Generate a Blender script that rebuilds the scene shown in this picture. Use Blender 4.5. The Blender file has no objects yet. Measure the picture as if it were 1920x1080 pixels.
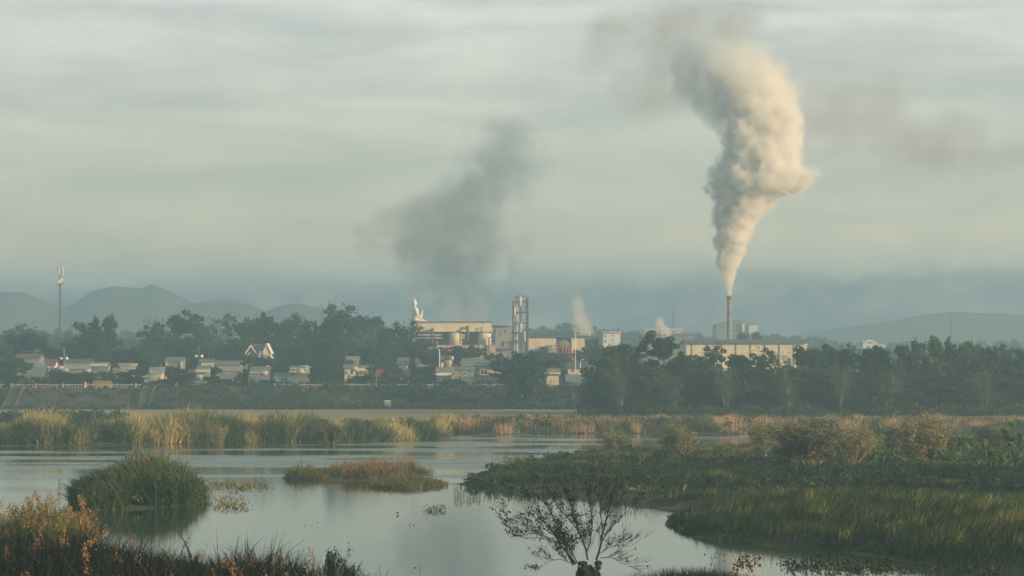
import bpy, bmesh, math, random
import numpy as np
from mathutils import Vector, Matrix, noise as mnoise

# ------------------------------------------------------------------ camera, sky, sun, exposure
sc = bpy.context.scene
C = sc.collection
F = 6000.0            # focal length in pixels of a 1920 wide frame
CAMZ = 9.0            # height of the camera over the water
TH = math.atan(150.0 / F)
cam_d = bpy.data.cameras.new('camera')
cam = bpy.data.objects.new('camera', cam_d); C.objects.link(cam)
cam.location = (0, 0, CAMZ)
cam.rotation_euler = (math.pi / 2 + TH, 0, 0)
cam_d.sensor_width = 36.0
cam_d.lens = 36.0 * F / 1920.0
cam_d.clip_start = 1.0
cam_d.clip_end = 20000.0
cam_d.dof.use_dof = True
cam_d.dof.focus_distance = 520.0
cam_d.dof.aperture_fstop = 3.2
sc.camera = cam

SUN_AZ = math.radians(118)      # clockwise from the viewing direction (+Y)
SUN_EL = math.radians(12.5)
world = bpy.data.worlds.new("World"); sc.world = world
world.use_nodes = True
wn, wl = world.node_tree.nodes, world.node_tree.links
for n in list(wn): wn.remove(n)

def nd(nodes, typ, **kw):
    n = nodes.new(typ)
    for k, v in kw.items():
        setattr(n, k, v)
    return n

def mth(nodes, links, op, a, b=None, c=None, clamp=False):
    n = nodes.new('ShaderNodeMath'); n.operation = op; n.use_clamp = clamp
    for i, v in enumerate((a, b, c)):
        if v is None: continue
        if isinstance(v, (int, float)): n.inputs[i].default_value = v
        else: links.new(v, n.inputs[i])
    return n.outputs[0]

def ramp(nodes, links, fac, stops, interp='LINEAR'):
    n = nodes.new('ShaderNodeValToRGB'); cr = n.color_ramp; cr.interpolation = interp
    while len(cr.elements) < len(stops): cr.elements.new(0.5)
    for e, (p, c) in zip(cr.elements, stops):
        e.position = p
        e.color = (c[0], c[1], c[2], 1) if isinstance(c, (tuple, list)) else (c, c, c, 1)
    links.new(fac, n.inputs[0])
    return n.outputs[0]

def mixc(nodes, links, fac, a, b, blend='MIX'):
    n = nodes.new('ShaderNodeMix'); n.data_type = 'RGBA'; n.blend_type = blend
    for sock, v in ((n.inputs[0], fac), (n.inputs[6], a), (n.inputs[7], b)):
        if isinstance(v, (int, float)): sock.default_value = v
        elif isinstance(v, (tuple, list)): sock.default_value = (v[0], v[1], v[2], 1)
        else: links.new(v, sock)
    return n.outputs[2]

sky = nd(wn, 'ShaderNodeTexSky', sky_type='NISHITA', sun_disc=False)
sky.sun_elevation = SUN_EL; sky.sun_rotation = SUN_AZ
sky.dust_density = 3.0
skyc = mixc(wn, wl, 1.0, sky.outputs[0], (0.12, 0.12, 0.12), 'MULTIPLY')
tc = nd(wn, 'ShaderNodeTexCoord')
sep = nd(wn, 'ShaderNodeSeparateXYZ'); wl.new(tc.outputs['Generated'], sep.inputs[0])
el = sep.outputs[2]
# streaky altostratus: stretched noise over the direction sphere, broken up by a second one
mp = nd(wn, 'ShaderNodeMapping'); mp.inputs['Scale'].default_value = (7, 7, 48)
mp.inputs['Rotation'].default_value = (0, math.radians(2.0), 0)
wl.new(tc.outputs['Generated'], mp.inputs[0])
n1 = nd(wn, 'ShaderNodeTexNoise'); n1.inputs['Scale'].default_value = 1.6; n1.inputs['Detail'].default_value = 6
n1.inputs['Roughness'].default_value = .55; n1.inputs['Distortion'].default_value = 0.6
wl.new(mp.outputs[0], n1.inputs['Vector'])
mp2 = nd(wn, 'ShaderNodeMapping'); mp2.inputs['Scale'].default_value = (14, 14, 34)
wl.new(tc.outputs['Generated'], mp2.inputs[0])
n2 = nd(wn, 'ShaderNodeTexNoise'); n2.inputs['Scale'].default_value = 1.3; n2.inputs['Detail'].default_value = 5
wl.new(mp2.outputs[0], n2.inputs['Vector'])
streak = mth(wn, wl, 'ADD', mth(wn, wl, 'MULTIPLY', n1.outputs[0], .6), mth(wn, wl, 'MULTIPLY', n2.outputs[0], .4))
streak = mth(wn, wl, 'MULTIPLY_ADD', streak, 3.4, -1.25, clamp=True)
# elevation ramps, position = sin(elevation) * 6  (frame top is at about 0.115 -> 0.69)
e6 = mth(wn, wl, 'MULTIPLY', el, 6.0, clamp=True)
lo = ramp(wn, wl, e6, [(0.0, (.34, .41, .41)), (.13, (.40, .47, .45)), (.24, (1.05, .90, .56)), (.34, (.72, .67, .50)), (.50, (.52, .51, .44)), (.68, (.52, .52, .49)), (1.0, (.22, .32, .37))])
hi = ramp(wn, wl, e6, [(0.0, (.38, .44, .43)), (.13, (.46, .50, .46)), (.24, (1.70, 1.28, .78)), (.34, (1.04, .91, .66)), (.50, (.82, .76, .63)), (.68, (.93, .86, .77)), (1.0, (.40, .46, .47))])
cl = mixc(wn, wl, streak, lo, hi)
# a bank of cloud lying low over the hills, with a lumpy top edge
mp3 = nd(wn, 'ShaderNodeMapping'); mp3.inputs['Scale'].default_value = (40, 40, 60)
wl.new(tc.outputs['Generated'], mp3.inputs[0])
n3 = nd(wn, 'ShaderNodeTexNoise'); n3.inputs['Scale'].default_value = 1.0; n3.inputs['Detail'].default_value = 7; n3.inputs['Roughness'].default_value = .6
wl.new(mp3.outputs[0], n3.inputs['Vector'])
edge = mth(wn, wl, 'MULTIPLY_ADD', n3.outputs[0], .026, 0.0165)        # about 0.0275 +- in sin(elevation)
edge = mth(wn, wl, 'ADD', edge, mth(wn, wl, 'MULTIPLY', sep.outputs[0], .022))
bank = mth(wn, wl, 'MULTIPLY', mth(wn, wl, 'SUBTRACT', edge, el), 190.0, clamp=True)
bankc = mixc(wn, wl, mth(wn, wl, 'MULTIPLY_ADD', n3.outputs[0], 4.5, -2.0, clamp=True), (.10, .15, .19), (.62, .50, .40))
cl = mixc(wn, wl, mth(wn, wl, 'MULTIPLY', bank, .85), cl, bankc)
cl = mixc(wn, wl, 1.0, cl, ramp(wn, wl, el, [(0.0, 1.0), (.14, 1.0), (.30, .62), (.7, .50), (1.0, .50)]), 'MULTIPLY')
skymix = mixc(wn, wl, .88, skyc, cl)
bg = nd(wn, 'ShaderNodeBackground'); bg.inputs[1].default_value = 1.0
wl.new(skymix, bg.inputs[0])
wo = nd(wn, 'ShaderNodeOutputWorld'); wl.new(bg.outputs[0], wo.inputs[0])

sl = bpy.data.lights.new('sun', 'SUN'); sl.energy = 5.0; sl.angle = math.radians(0.6); sl.color = (1.0, .72, .42)
so = bpy.data.objects.new('sun', sl); C.objects.link(so)
sdir = Vector((math.sin(SUN_AZ) * math.cos(SUN_EL), math.cos(SUN_AZ) * math.cos(SUN_EL), math.sin(SUN_EL)))
so.rotation_euler = (-sdir).to_track_quat('-Z', 'Y').to_euler()
so.location = sdir * 300

sc.view_settings.view_transform = 'Standard'; sc.view_settings.look = 'None'
sc.view_settings.exposure = 0.66; sc.view_settings.gamma = 1.0
sc.cycles.use_denoising = True
sc.cycles.max_bounces = 10; sc.cycles.volume_bounces = 8
sc.cycles.diffuse_bounces = 3; sc.cycles.glossy_bounces = 3; sc.cycles.transmission_bounces = 3; sc.cycles.transparent_max_bounces = 6
sc.cycles.volume_step_rate = 1.0; sc.cycles.volume_max_steps = 512
sc.cycles.sample_clamp_indirect = 4.0

rng = np.random.default_rng(7)
random.seed(7)

# ------------------------------------------------------------------ helpers
ct, st = math.cos(TH), math.sin(TH)
def ray(px, py):
    a, b = (px - 960) / F, (540 - py) / F
    return a, ct - b * st, st + b * ct
def at(px, py, D):
    """the point at distance D (world y) seen at a photo position"""
    x, y, z = ray(px, py); k = D / y
    return x * k, D, CAMZ + z * k
def onz(px, py, z=0.0):
    x, y, zz = ray(px, py); k = (z - CAMZ) / zz
    return x * k, y * k
def X(px, D): return at(px, 690, D)[0]
def Z(py, D): return at(960, py, D)[2]
def mpp(D): return D / F

def tag(o, label=None, cat=None, group=None, kind=None):
    if label: o['label'] = label
    if cat: o['category'] = cat
    if group: o['group'] = group
    if kind: o['kind'] = kind
    return o
def empty(name, loc, label=None, cat=None, group=None, rz=0.0):
    o = bpy.data.objects.new(name, None); C.objects.link(o)
    o.location = loc; o.rotation_euler = (0, 0, rz); o.empty_display_size = .3
    return tag(o, label, cat, group)
def link(name, me, parent=None):
    o = bpy.data.objects.new(name, me); C.objects.link(o)
    if parent is not None: o.parent = parent
    return o

def np_mesh(name, V, Q, mat, tone=None, smooth=False):
    """quads (or tris) from numpy arrays; tone = one value per vertex"""
    V = np.asarray(V, np.float32); Q = np.asarray(Q, np.int32)
    k = Q.shape[1]
    me = bpy.data.meshes.new(name)
    me.vertices.add(len(V)); me.vertices.foreach_set('co', V.ravel())
    me.loops.add(Q.size); me.loops.foreach_set('vertex_index', Q.ravel())
    me.polygons.add(len(Q)); me.polygons.foreach_set('loop_start', np.arange(0, Q.size, k, dtype=np.int32))
    if smooth: me.polygons.foreach_set('use_smooth', np.ones(len(Q), bool))
    if tone is not None:
        at_ = me.attributes.new('tone', 'FLOAT', 'POINT'); at_.data.foreach_set('value', np.asarray(tone, np.float32))
    me.materials.append(mat)
    me.update(calc_edges=True)
    return me

class MB:
    """collects boxes, tubes, prisms, ellipsoids into one mesh"""
    def __init__(s): s.v = []; s.f = []
    def add(s, vs, fs):
        o = len(s.v); s.v += [tuple(v) for v in vs]; s.f += [tuple(i + o for i in f) for f in fs]; return s
    def box(s, x0, x1, y0, y1, z0, z1):
        return s.add([(x0, y0, z0), (x1, y0, z0), (x1, y1, z0), (x0, y1, z0), (x0, y0, z1), (x1, y0, z1), (x1, y1, z1), (x0, y1, z1)],
                     [(0, 3, 2, 1), (4, 5, 6, 7), (0, 1, 5, 4), (1, 2, 6, 5), (2, 3, 7, 6), (3, 0, 4, 7)])
    def prism(s, poly, a0, a1, axis='y'):
        """extrude a 2D polygon: axis y -> poly in (x,z); axis x -> poly in (y,z); axis z -> (x,y)"""
        n = len(poly)
        def p(u, v, w): return (u, w, v) if axis == 'y' else ((w, u, v) if axis == 'x' else (u, v, w))
        vs = [p(u, v, a0) for u, v in poly] + [p(u, v, a1) for u, v in poly]
        fs = [tuple(range(n)), tuple(range(2 * n - 1, n - 1, -1))] + [(i, i + n, (i + 1) % n + n, (i + 1) % n) for i in range(n)]
        return s.add(vs, fs)
    def tube(s, pts, rad, k=6):
        pts = [Vector(p) for p in pts]; n = len(pts)
        if isinstance(rad, (int, float)): rad = [rad] * n
        base = len(s.v); vs = []; fs = []
        for i, p in enumerate(pts):
            d = (pts[min(i + 1, n - 1)] - pts[max(i - 1, 0)]).normalized()
            ref = Vector((0, 1, 0)) if abs(d.z) > .8 else Vector((0, 0, 1))
            a = d.cross(ref).normalized(); b = d.cross(a)
            for j in range(k):
                t = 2 * math.pi * j / k
                vs.append(p + (a * math.cos(t) + b * math.sin(t)) * rad[i])
        for i in range(n - 1):
            for j in range(k):
                fs.append((i * k + j, i * k + (j + 1) % k, (i + 1) * k + (j + 1) % k, (i + 1) * k + j))
        fs.append(tuple(range(k))); fs.append(tuple(range(n * k - 1, (n - 1) * k - 1, -1)))
        return s.add(vs, fs)
    def lathe(s, prof, cx=0, cy=0, k=16):
        return s.tube([(cx, cy, z) for r, z in prof], [max(r, .001) for r, z in prof], k)
    def ball(s, c, r, k=12, m=8):
        if isinstance(r, (int, float)): r = (r, r, r)
        vs, fs = [], []
        for i in range(m + 1):
            t = math.pi * i / m
            for j in range(k):
                a = 2 * math.pi * j / k
                vs.append((c[0] + r[0] * math.sin(t) * math.cos(a), c[1] + r[1] * math.sin(t) * math.sin(a), c[2] + r[2] * math.cos(t)))
        for i in range(m):
            for j in range(k):
                fs.append((i * k + j, (i + 1) * k + j, (i + 1) * k + (j + 1) % k, i * k + (j + 1) % k))
        return s.add(vs, fs)
    def mesh(s, name, mat, smooth=False):
        me = bpy.data.meshes.new(name); me.from_pydata(s.v, [], s.f); me.materials.append(mat)
        bm = bmesh.new(); bm.from_mesh(me); bmesh.ops.recalc_face_normals(bm, faces=bm.faces); bm.to_mesh(me); bm.free()
        if smooth: me.polygons.foreach_set('use_smooth', [True] * len(me.polygons))
        me.update(); return me
    def build(s, name, mat, parent=None, smooth=False):
        return link(name, s.mesh(name, mat, smooth), parent)

# ------------------------------------------------------------------ materials
def new_mat(name):
    m = bpy.data.materials.new(name); m.use_nodes = True
    nt = m.node_tree
    for n in list(nt.nodes): nt.nodes.remove(n)
    return m, nt.nodes, nt.links
def solid(name, col, rough=.8, var=.25, scale=.6, col2=None, metal=0.0, vert=1.0):
    """painted or plain surface with worn patches of a second colour"""
    m, n, l = new_mat(name)
    p = nd(n, 'ShaderNodeBsdfPrincipled'); p.inputs['Roughness'].default_value = rough; p.inputs['Metallic'].default_value = metal
    t = nd(n, 'ShaderNodeTexCoord'); mp_ = nd(n, 'ShaderNodeMapping'); mp_.inputs['Scale'].default_value = (scale, scale, scale * vert)
    l.new(t.outputs['Object'], mp_.inputs[0])
    nz = nd(n, 'ShaderNodeTexNoise'); nz.inputs['Scale'].default_value = 1; nz.inputs['Detail'].default_value = 6; nz.inputs['Roughness'].default_value = .65
    l.new(mp_.outputs[0], nz.inputs['Vector'])
    c2 = col2 or tuple(c * (1 - var) for c in col)
    f = mth(n, l, 'MULTIPLY_ADD', nz.outputs[0], 3.0, -1.0, clamp=True)
    l.new(mixc(n, l, f, col, c2), p.inputs['Base Color'])
    o = nd(n, 'ShaderNodeOutputMaterial'); l.new(p.outputs[0], o.inputs[0])
    return m
def corrugated(name, col, col2=None, pitch=.45, rough=.6, metal=0.0, axis=0):
    m, n, l = new_mat(name)
    p = nd(n, 'ShaderNodeBsdfPrincipled'); p.inputs['Roughness'].default_value = rough; p.inputs['Metallic'].default_value = metal
    t = nd(n, 'ShaderNodeTexCoord')
    nz = nd(n, 'ShaderNodeTexNoise'); nz.inputs['Scale'].default_value = .45; nz.inputs['Detail'].default_value = 7; nz.inputs['Roughness'].default_value = .7
    mp_ = nd(n, 'ShaderNodeMapping'); mp_.inputs['Scale'].default_value = (1.6, 1.6, .35); l.new(t.outputs['Object'], mp_.inputs[0]); l.new(mp_.outputs[0], nz.inputs['Vector'])
    sp = nd(n, 'ShaderNodeSeparateXYZ'); l.new(t.outputs['Object'], sp.inputs[0])
    w = mth(n, l, 'SINE', mth(n, l, 'MULTIPLY', sp.outputs[axis], 2 * math.pi / pitch))
    f = mth(n, l, 'MULTIPLY_ADD', nz.outputs[0], 3.2, -1.3, clamp=True)
    c2 = col2 or tuple(c * .55 for c in col)
    c = mixc(n, l, f, col, c2)
    l.new(c, p.inputs['Base Color'])
    b = nd(n, 'ShaderNodeBump'); b.inputs['Strength'].default_value = .35; b.inputs['Distance'].default_value = .05
    l.new(w, b.inputs['Height']); l.new(b.outputs[0], p.inputs['Normal'])
    o = nd(n, 'ShaderNodeOutputMaterial'); l.new(p.outputs[0], o.inputs[0])
    return m
def leafy(name, a, b, c=None, transl=.35, rough=.6, objvar=.35):
    """leaf and blade material: the tone attribute picks between two or three real leaf colours"""
    m, n, l = new_mat(name)
    at_ = nd(n, 'ShaderNodeAttribute', attribute_name='tone')
    oi = nd(n, 'ShaderNodeObjectInfo')
    stops = [(0, a), (1, b)] if c is None else [(0, a), (.5, b), (1, c)]
    col = ramp(n, l, at_.outputs['Fac'], stops)
    hs = nd(n, 'ShaderNodeHueSaturation')
    l.new(mth(n, l, 'MULTIPLY_ADD', oi.outputs['Random'], objvar * 1.6, 1 - objvar * .7), hs.inputs['Value'])
    l.new(mth(n, l, 'MULTIPLY_ADD', oi.outputs['Random'], -.05, .525), hs.inputs['Hue'])
    l.new(col, hs.inputs['Color'])
    p = nd(n, 'ShaderNodeBsdfPrincipled'); p.inputs['Roughness'].default_value = rough
    p.inputs['Specular IOR Level'].default_value = .25
    l.new(hs.outputs[0], p.inputs['Base Color'])
    tr = nd(n, 'ShaderNodeBsdfTranslucent'); l.new(hs.outputs[0], tr.inputs[0])
    mx = nd(n, 'ShaderNodeMixShader'); mx.inputs[0].default_value = transl
    l.new(p.outputs[0], mx.inputs[1]); l.new(tr.outputs[0], mx.inputs[2])
    o = nd(n, 'ShaderNodeOutputMaterial'); l.new(mx.outputs[0], o.inputs[0])
    return m

M = {}
M['leaf_dark'] = leafy('leaf_dark', (.014, .034, .020), (.068, .105, .044), objvar=.7)
M['leaf_mid'] = leafy('leaf_mid', (.020, .052, .024), (.075, .125, .040), objvar=.5)
M['leaf_bamboo'] = leafy('leaf_bamboo', (.020, .050, .020), (.085, .125, .040))
M['leaf_dry'] = leafy('leaf_dry', (.11, .115, .045), (.46, .41, .18), objvar=.15)
M['leaf_bush'] = leafy('leaf_bush', (.020, .048, .022), (.070, .105, .042))
M['leaf_olive'] = leafy('leaf_olive', (.050, .060, .026), (.21, .19, .085), objvar=.2)
M['leaf_black'] = leafy('leaf_black', (.008, .014, .008), (.022, .034, .016))
M['banana'] = leafy('banana', (.030, .080, .028), (.17, .26, .070), objvar=.2)
M['reed_dry'] = leafy('reed_dry', (.045, .085, .038), (.27, .25, .095), (.64, .46, .23), objvar=0)
M['reed_green'] = leafy('reed_green', (.014, .040, .014), (.080, .125, .030), (.28, .26, .085), objvar=0)
M['reed_fore'] = leafy('reed_fore', (.003, .006, .004), (.014, .022, .008), (.20, .16, .045), objvar=0)
M['plume'] = leafy('plume', (.20, .12, .05), (.60, .39, .17), objvar=0, transl=.5)
M['grass'] = leafy('grass', (.013, .034, .015), (.052, .080, .026), (.30, .27, .080), objvar=0, transl=.3)
M['grass_island'] = leafy('grass_island', (.035, .060, .022), (.14, .15, .05), (.44, .30, .12), objvar=0)
M['bark'] = solid('bark', (.085, .072, .055), .9, .5, 2.0)
M['bark_pale'] = solid('bark_pale', (.26, .24, .20), .9, .4, 2.0)
M['bark_black'] = solid('bark_black', (.014, .012, .010), .9, .4, 3.0)
M['cream'] = corrugated('cream_cladding', (.78, .66, .47), (.58, .48, .34))
M['cream_wall'] = solid('cream_render', (.66, .57, .42), .8, .2)
M['pinkish'] = solid('pinkish_render', (.62, .40, .32), .85, .25)
M['white'] = solid('white_paint', (.78, .77, .72), .7, .12)
M['statue'] = solid('statue_white', (.82, .78, .72), .7, .08, .4)
M['roof_dark'] = corrugated('dark_roof', (.10, .12, .13), (.06, .06, .06))
M['roof_green'] = corrugated('green_roof', (.15, .22, .18), (.20, .15, .11))
M['roof_teal'] = corrugated('teal_roof', (.13, .22, .22), (.21, .18, .14))
M['roof_blue'] = corrugated('blue_grey_roof', (.19, .23, .25), (.20, .16, .13))
M['roof_pale'] = corrugated('pale_roof', (.36, .37, .32), (.24, .18, .13))
M['roof_red'] = corrugated('red_roof', (.24, .085, .065), (.14, .07, .06))
M['roof_rust'] = corrugated('rust_roof', (.20, .11, .085), (.12, .09, .08))
M['brick'] = solid('red_brick', (.40, .17, .10), .9, .3, 2.0)
M['concrete'] = solid('concrete', (.34, .33, .29), .9, .35, .7)
M['concrete_dark'] = solid('old_concrete', (.10, .10, .09), .9, .4, .7)
M['grey_wall'] = solid('grey_render', (.26, .27, .26), .85, .3)
M['green_wall'] = solid('green_render', (.22, .30, .25), .85, .3)
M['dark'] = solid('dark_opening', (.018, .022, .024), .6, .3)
M['glass'] = solid('window_glass', (.03, .045, .05), .12, .2)
M['steel'] = solid('steel', (.46, .45, .42), .45, .25, 1.2, metal=.35)
M['steel_dark'] = solid('steel_dark', (.10, .11, .12), .6, .3, 1.0)
M['stainless'] = solid('stainless', (.52, .50, .46), .6, .3, metal=.2)
M['stack'] = solid('chimney_steel', (.46, .40, .32), .6, .3, .9, col2=(.17, .15, .14))
M['red'] = solid('red_paint', (.50, .07, .06), .6, .3)
M['maroon'] = solid('maroon_duct', (.19, .10, .10), .6, .3)
M['rail'] = solid('rail_paint', (.50, .47, .38), .8, .3, 1.5, col2=(.30, .24, .19))
M['bird'] = solid('bird_plumage', (.015, .015, .017), .8, .2, 6)

# ------------------------------------------------------------------ terrain, water, hills
def wpoly(pts, z=0.0): return np.array([onz(px, py, z) for px, py in pts])
MARSH = wpoly([(868, 908), (905, 888), (935, 878), (1000, 868), (1060, 862), (1110, 857), (1180, 853), (1250, 850), (1420, 847), (1500, 838), (1700, 829), (1920, 826), (2900, 826),
               (3600, 1090), (2300, 1085), (1920, 1070), (1800, 1064), (1700, 1053), (1560, 1031), (1450, 1024), (1340, 1013), (1270, 1001), (1245, 984), (1256, 968), (1330, 961), (1420, 959), (1330, 953), (1250, 953), (1190, 947), (1150, 942), (1120, 934), (1060, 928), (1000, 924), (900, 917)])
FAR = np.array([onz(px, py) for px, py in [(-2600, 834), (-900, 834), (0, 833), (150, 833), (420, 831), (600, 829), (700, 826), (815, 823), (842, 813), (900, 815), (1000, 813), (1200, 813), (1420, 814), (1700, 813), (4500, 813)]] + [(1500, 3200), (-1500, 3200)])
ISLE_A = wpoly([(132, 944), (180, 957), (290, 953), (385, 944), (372, 925), (250, 918), (150, 928)])
ISLE_B = wpoly([(528, 897), (600, 902), (700, 901), (812, 891), (790, 887), (640, 889), (540, 892)])
ISLE_C = wpoly([(690, 914), (770, 918), (842, 910), (800, 903), (720, 904)])
LEFT = wpoly([(-900, 1042), (60, 1040), (150, 1046), (165, 1062), (90, 1070), (20, 1052), (-900, 1062)])
FORE = wpoly([(90, 1100), (200, 1092), (330, 1100), (450, 1112), (600, 1135), (720, 1170), (720, 1500), (-300, 1500), (-60, 1120)])
TUFT = wpoly([(1170, 1112), (1260, 1100), (1380, 1102), (1450, 1118), (1400, 1180), (1180, 1180)])
NEARM = wpoly([(1262, 976), (1300, 968), (1500, 962), (1700, 964), (1920, 985), (2400, 1000), (2300, 1075), (1920, 1062), (1800, 1056), (1700, 1046), (1560, 1024), (1450, 1016), (1340, 1005), (1275, 993)])
TREEBED = wpoly([(1030, 1096), (1090, 1088), (1150, 1096), (1160, 1130), (1030, 1130)])
POLYS = [MARSH, FAR, ISLE_A, ISLE_B, ISLE_C, LEFT, FORE, TUFT, TREEBED, NEARM]

def sdf(P, poly):
    """signed distance, positive inside"""
    x, y = P[:, 0], P[:, 1]
    d = np.full(len(P), 1e9); inside = np.zeros(len(P), bool)
    n = len(poly)
    for i in range(n):
        a, b = poly[i], poly[(i + 1) % n]
        e = b - a; L = max((e ** 2).sum(), 1e-9)
        t = np.clip(((x - a[0]) * e[0] + (y - a[1]) * e[1]) / L, 0, 1)
        d = np.minimum(d, np.hypot(x - a[0] - t * e[0], y - a[1] - t * e[1]))
        c = ((a[1] > y) != (b[1] > y)) & (x < (b[0] - a[0]) * (y - a[1]) / (b[1] - a[1] + 1e-12) + a[0])
        inside ^= c
    return np.where(inside, d, -d)

def vnoise(x, y, s, seed=0):
    """smooth value noise"""
    x = x / s + seed * 17.3; y = y / s + seed * 7.7
    xi, yi = np.floor(x).astype(np.int64), np.floor(y).astype(np.int64)
    fx, fy = x - xi, y - yi; fx = fx * fx * (3 - 2 * fx); fy = fy * fy * (3 - 2 * fy)
    def h(a, b):
        v = (a * 374761393 + b * 668265263 + seed * 1442695) & 0x7fffffff
        v = ((v ^ (v >> 13)) * 1274126177) & 0x7fffffff
        return ((v ^ (v >> 16)) & 0xffff) / 65535.0
    return (h(xi, yi) * (1 - fx) + h(xi + 1, yi) * fx) * (1 - fy) + (h(xi, yi + 1) * (1 - fx) + h(xi + 1, yi + 1) * fx) * fy
def fbm(x, y, s, seed=0, o=4):
    r = 0; a = .5; t = 0
    for i in range(o):
        r = r + a * vnoise(x, y, s, seed + i); t += a; a *= .5; s *= .5
    return r / t

def terrain(P):
    """height of the ground over the water level"""
    wob = (fbm(P[:, 0], P[:, 1], 5.0, 3) - .5) * 2.2
    z = np.full(len(P), -.9)
    for k, poly in enumerate(POLYS):
        s = sdf(P, poly)
        s = s + wob * (1.0 if k in (0,) else .35 if k > 1 else .8)
        top = {0: .45, 1: .9, 2: .35, 3: .2, 4: .12, 5: .4, 6: .6, 7: .35, 8: .4, 9: 1.15}[k]
        zz = np.where(s > 0, np.minimum(s * .16, top), np.maximum(s * .25, -.9))
        z = np.maximum(z, zz)
    y = P[:, 1]
    z = z + np.where(z > .2, (fbm(P[:, 0], P[:, 1], 7.0, 9) - .5) * .35, 0)
    lev = np.clip((y - 634) / 20.0, 0, 1); lev = lev * lev * (3 - 2 * lev)
    z = z * (1 - lev) + 4.9 * lev + np.where((y > 640) & (y < 2900), 0, 0)
    return z

def ground_mat():
    m, n, l = new_mat('ground_soil_and_turf')
    p = nd(n, 'ShaderNodeBsdfPrincipled'); p.inputs['Roughness'].default_value = .95
    g = nd(n, 'ShaderNodeNewGeometry'); sp = nd(n, 'ShaderNodeSeparateXYZ'); l.new(g.outputs['Position'], sp.inputs[0])
    def nz(scale, det=6, vec=(1, 1, 1)):
        mp_ = nd(n, 'ShaderNodeMapping'); mp_.inputs['Scale'].default_value = vec; l.new(g.outputs['Position'], mp_.inputs[0])
        t = nd(n, 'ShaderNodeTexNoise'); t.inputs['Scale'].default_value = scale; t.inputs['Detail'].default_value = det; t.inputs['Roughness'].default_value = .65
        l.new(mp_.outputs[0], t.inputs['Vector']); return t.outputs[0]
    a, b = nz(.12), nz(.9)
    turf = mixc(n, l, b, (.022, .038, .016), (.085, .085, .035))
    soil = mixc(n, l, b, (.10, .075, .050), (.060, .045, .035))
    near = mixc(n, l, mth(n, l, 'MULTIPLY_ADD', a, 5, -2.4, clamp=True), turf, soil)
    # the dry harvested field and the earth road behind the reeds
    field = mixc(n, l, nz(.05, 5, (.35, 1, 1)), (.48, .33, .18), (.16, .18, .08))
    y = sp.outputs[1]
    f1 = mth(n, l, 'MULTIPLY', mth(n, l, 'MULTIPLY_ADD', y, .05, -23.0, clamp=True), mth(n, l, 'MULTIPLY_ADD', y, -.2, 125.0, clamp=True))
    c = mixc(n, l, f1, near, field)
    slope = mixc(n, l, nz(.25, 6), (.022, .040, .018), (.11, .085, .058))
    c = mixc(n, l, mth(n, l, 'MULTIPLY_ADD', y, .2, -125.0, clamp=True), c, slope)
    l.new(c, p.inputs['Base Color'])
    bm_ = nd(n, 'ShaderNodeBump'); bm_.inputs['Strength'].default_value = .5; bm_.inputs['Distance'].default_value = .3; l.new(b, bm_.inputs['Height']); l.new(bm_.outputs[0], p.inputs['Normal'])
    o = nd(n, 'ShaderNodeOutputMaterial'); l.new(p.outputs[0], o.inputs[0]); return m
M['ground'] = ground_mat()

U = np.concatenate([np.linspace(-.46, -.2, 60)[:-1], np.linspace(-.2, .2, 520), np.linspace(.2, .46, 60)[1:]])
Ds = np.concatenate([np.geomspace(40, 130, 60)[:-1], np.geomspace(130, 460, 420)[:-1], np.linspace(460, 624, 30)[:-1], np.linspace(624, 662, 24)[:-1], np.geomspace(662, 3000, 44)])
UU, DD = np.meshgrid(U, Ds)
P2 = np.stack([(UU * (DD + 40)).ravel(), DD.ravel()], 1)
GZ = terrain(P2)
V = np.column_stack([P2, GZ])
nr, nc = UU.shape
I = np.arange(nr * nc).reshape(nr, nc)
Q = np.stack([I[:-1, :-1], I[:-1, 1:], I[1:, 1:], I[1:, :-1]], -1).reshape(-1, 4)
tag(link('ground', np_mesh('ground', V, Q, M['ground'], smooth=True)), kind='structure')
def gz(x, y): return float(terrain(np.array([[x, y]]))[0])
def gzs(P): return terrain(P)

def water_mat():
    m, n, l = new_mat('river_water')
    p = nd(n, 'ShaderNodeBsdfPrincipled'); p.inputs['Base Color'].default_value = (.05, .085, .05, 1)
    p.inputs['IOR'].default_value = 1.33
    g = nd(n, 'ShaderNodeNewGeometry')
    def nz(vec, scale, det=3):
        mp_ = nd(n, 'ShaderNodeMapping'); mp_.inputs['Scale'].default_value = vec; l.new(g.outputs['Position'], mp_.inputs[0])
        t = nd(n, 'ShaderNodeTexNoise'); t.inputs['Scale'].default_value = scale; t.inputs['Detail'].default_value = det
        l.new(mp_.outputs[0], t.inputs['Vector']); return t.outputs[0]
    gust = mth(n, l, 'MULTIPLY_ADD', nz((.35, 1, 1), .07, 3), 8.0, -3.75, clamp=True)    # streaks where wind ruffles the water
    sp = nd(n, 'ShaderNodeSeparateXYZ'); l.new(g.outputs['Position'], sp.inputs[0])
    openw = mth(n, l, 'MULTIPLY_ADD', sp.outputs[1], .02, -4.6, clamp=True)         # the open channel, not the sheltered pools
    gust = mth(n, l, 'MULTIPLY', gust, openw)
    l.new(mth(n, l, 'MULTIPLY_ADD', gust, .22, .03), p.inputs['Roughness'])
    b1 = nd(n, 'ShaderNodeBump'); b1.inputs['Distance'].default_value = .05
    l.new(mth(n, l, 'MULTIPLY_ADD', gust, .75, .055), b1.inputs['Strength'])
    l.new(nz((.6, 1.6, 1), 1.6, 3), b1.inputs['Height']); l.new(b1.outputs[0], p.inputs['Normal'])
    o = nd(n, 'ShaderNodeOutputMaterial'); l.new(p.outputs[0], o.inputs[0]); return m
wm = MB().add([(-260, 30, 0), (260, 30, 0), (330, 520, 0), (-330, 520, 0)], [(0, 1, 2, 3)])
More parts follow.
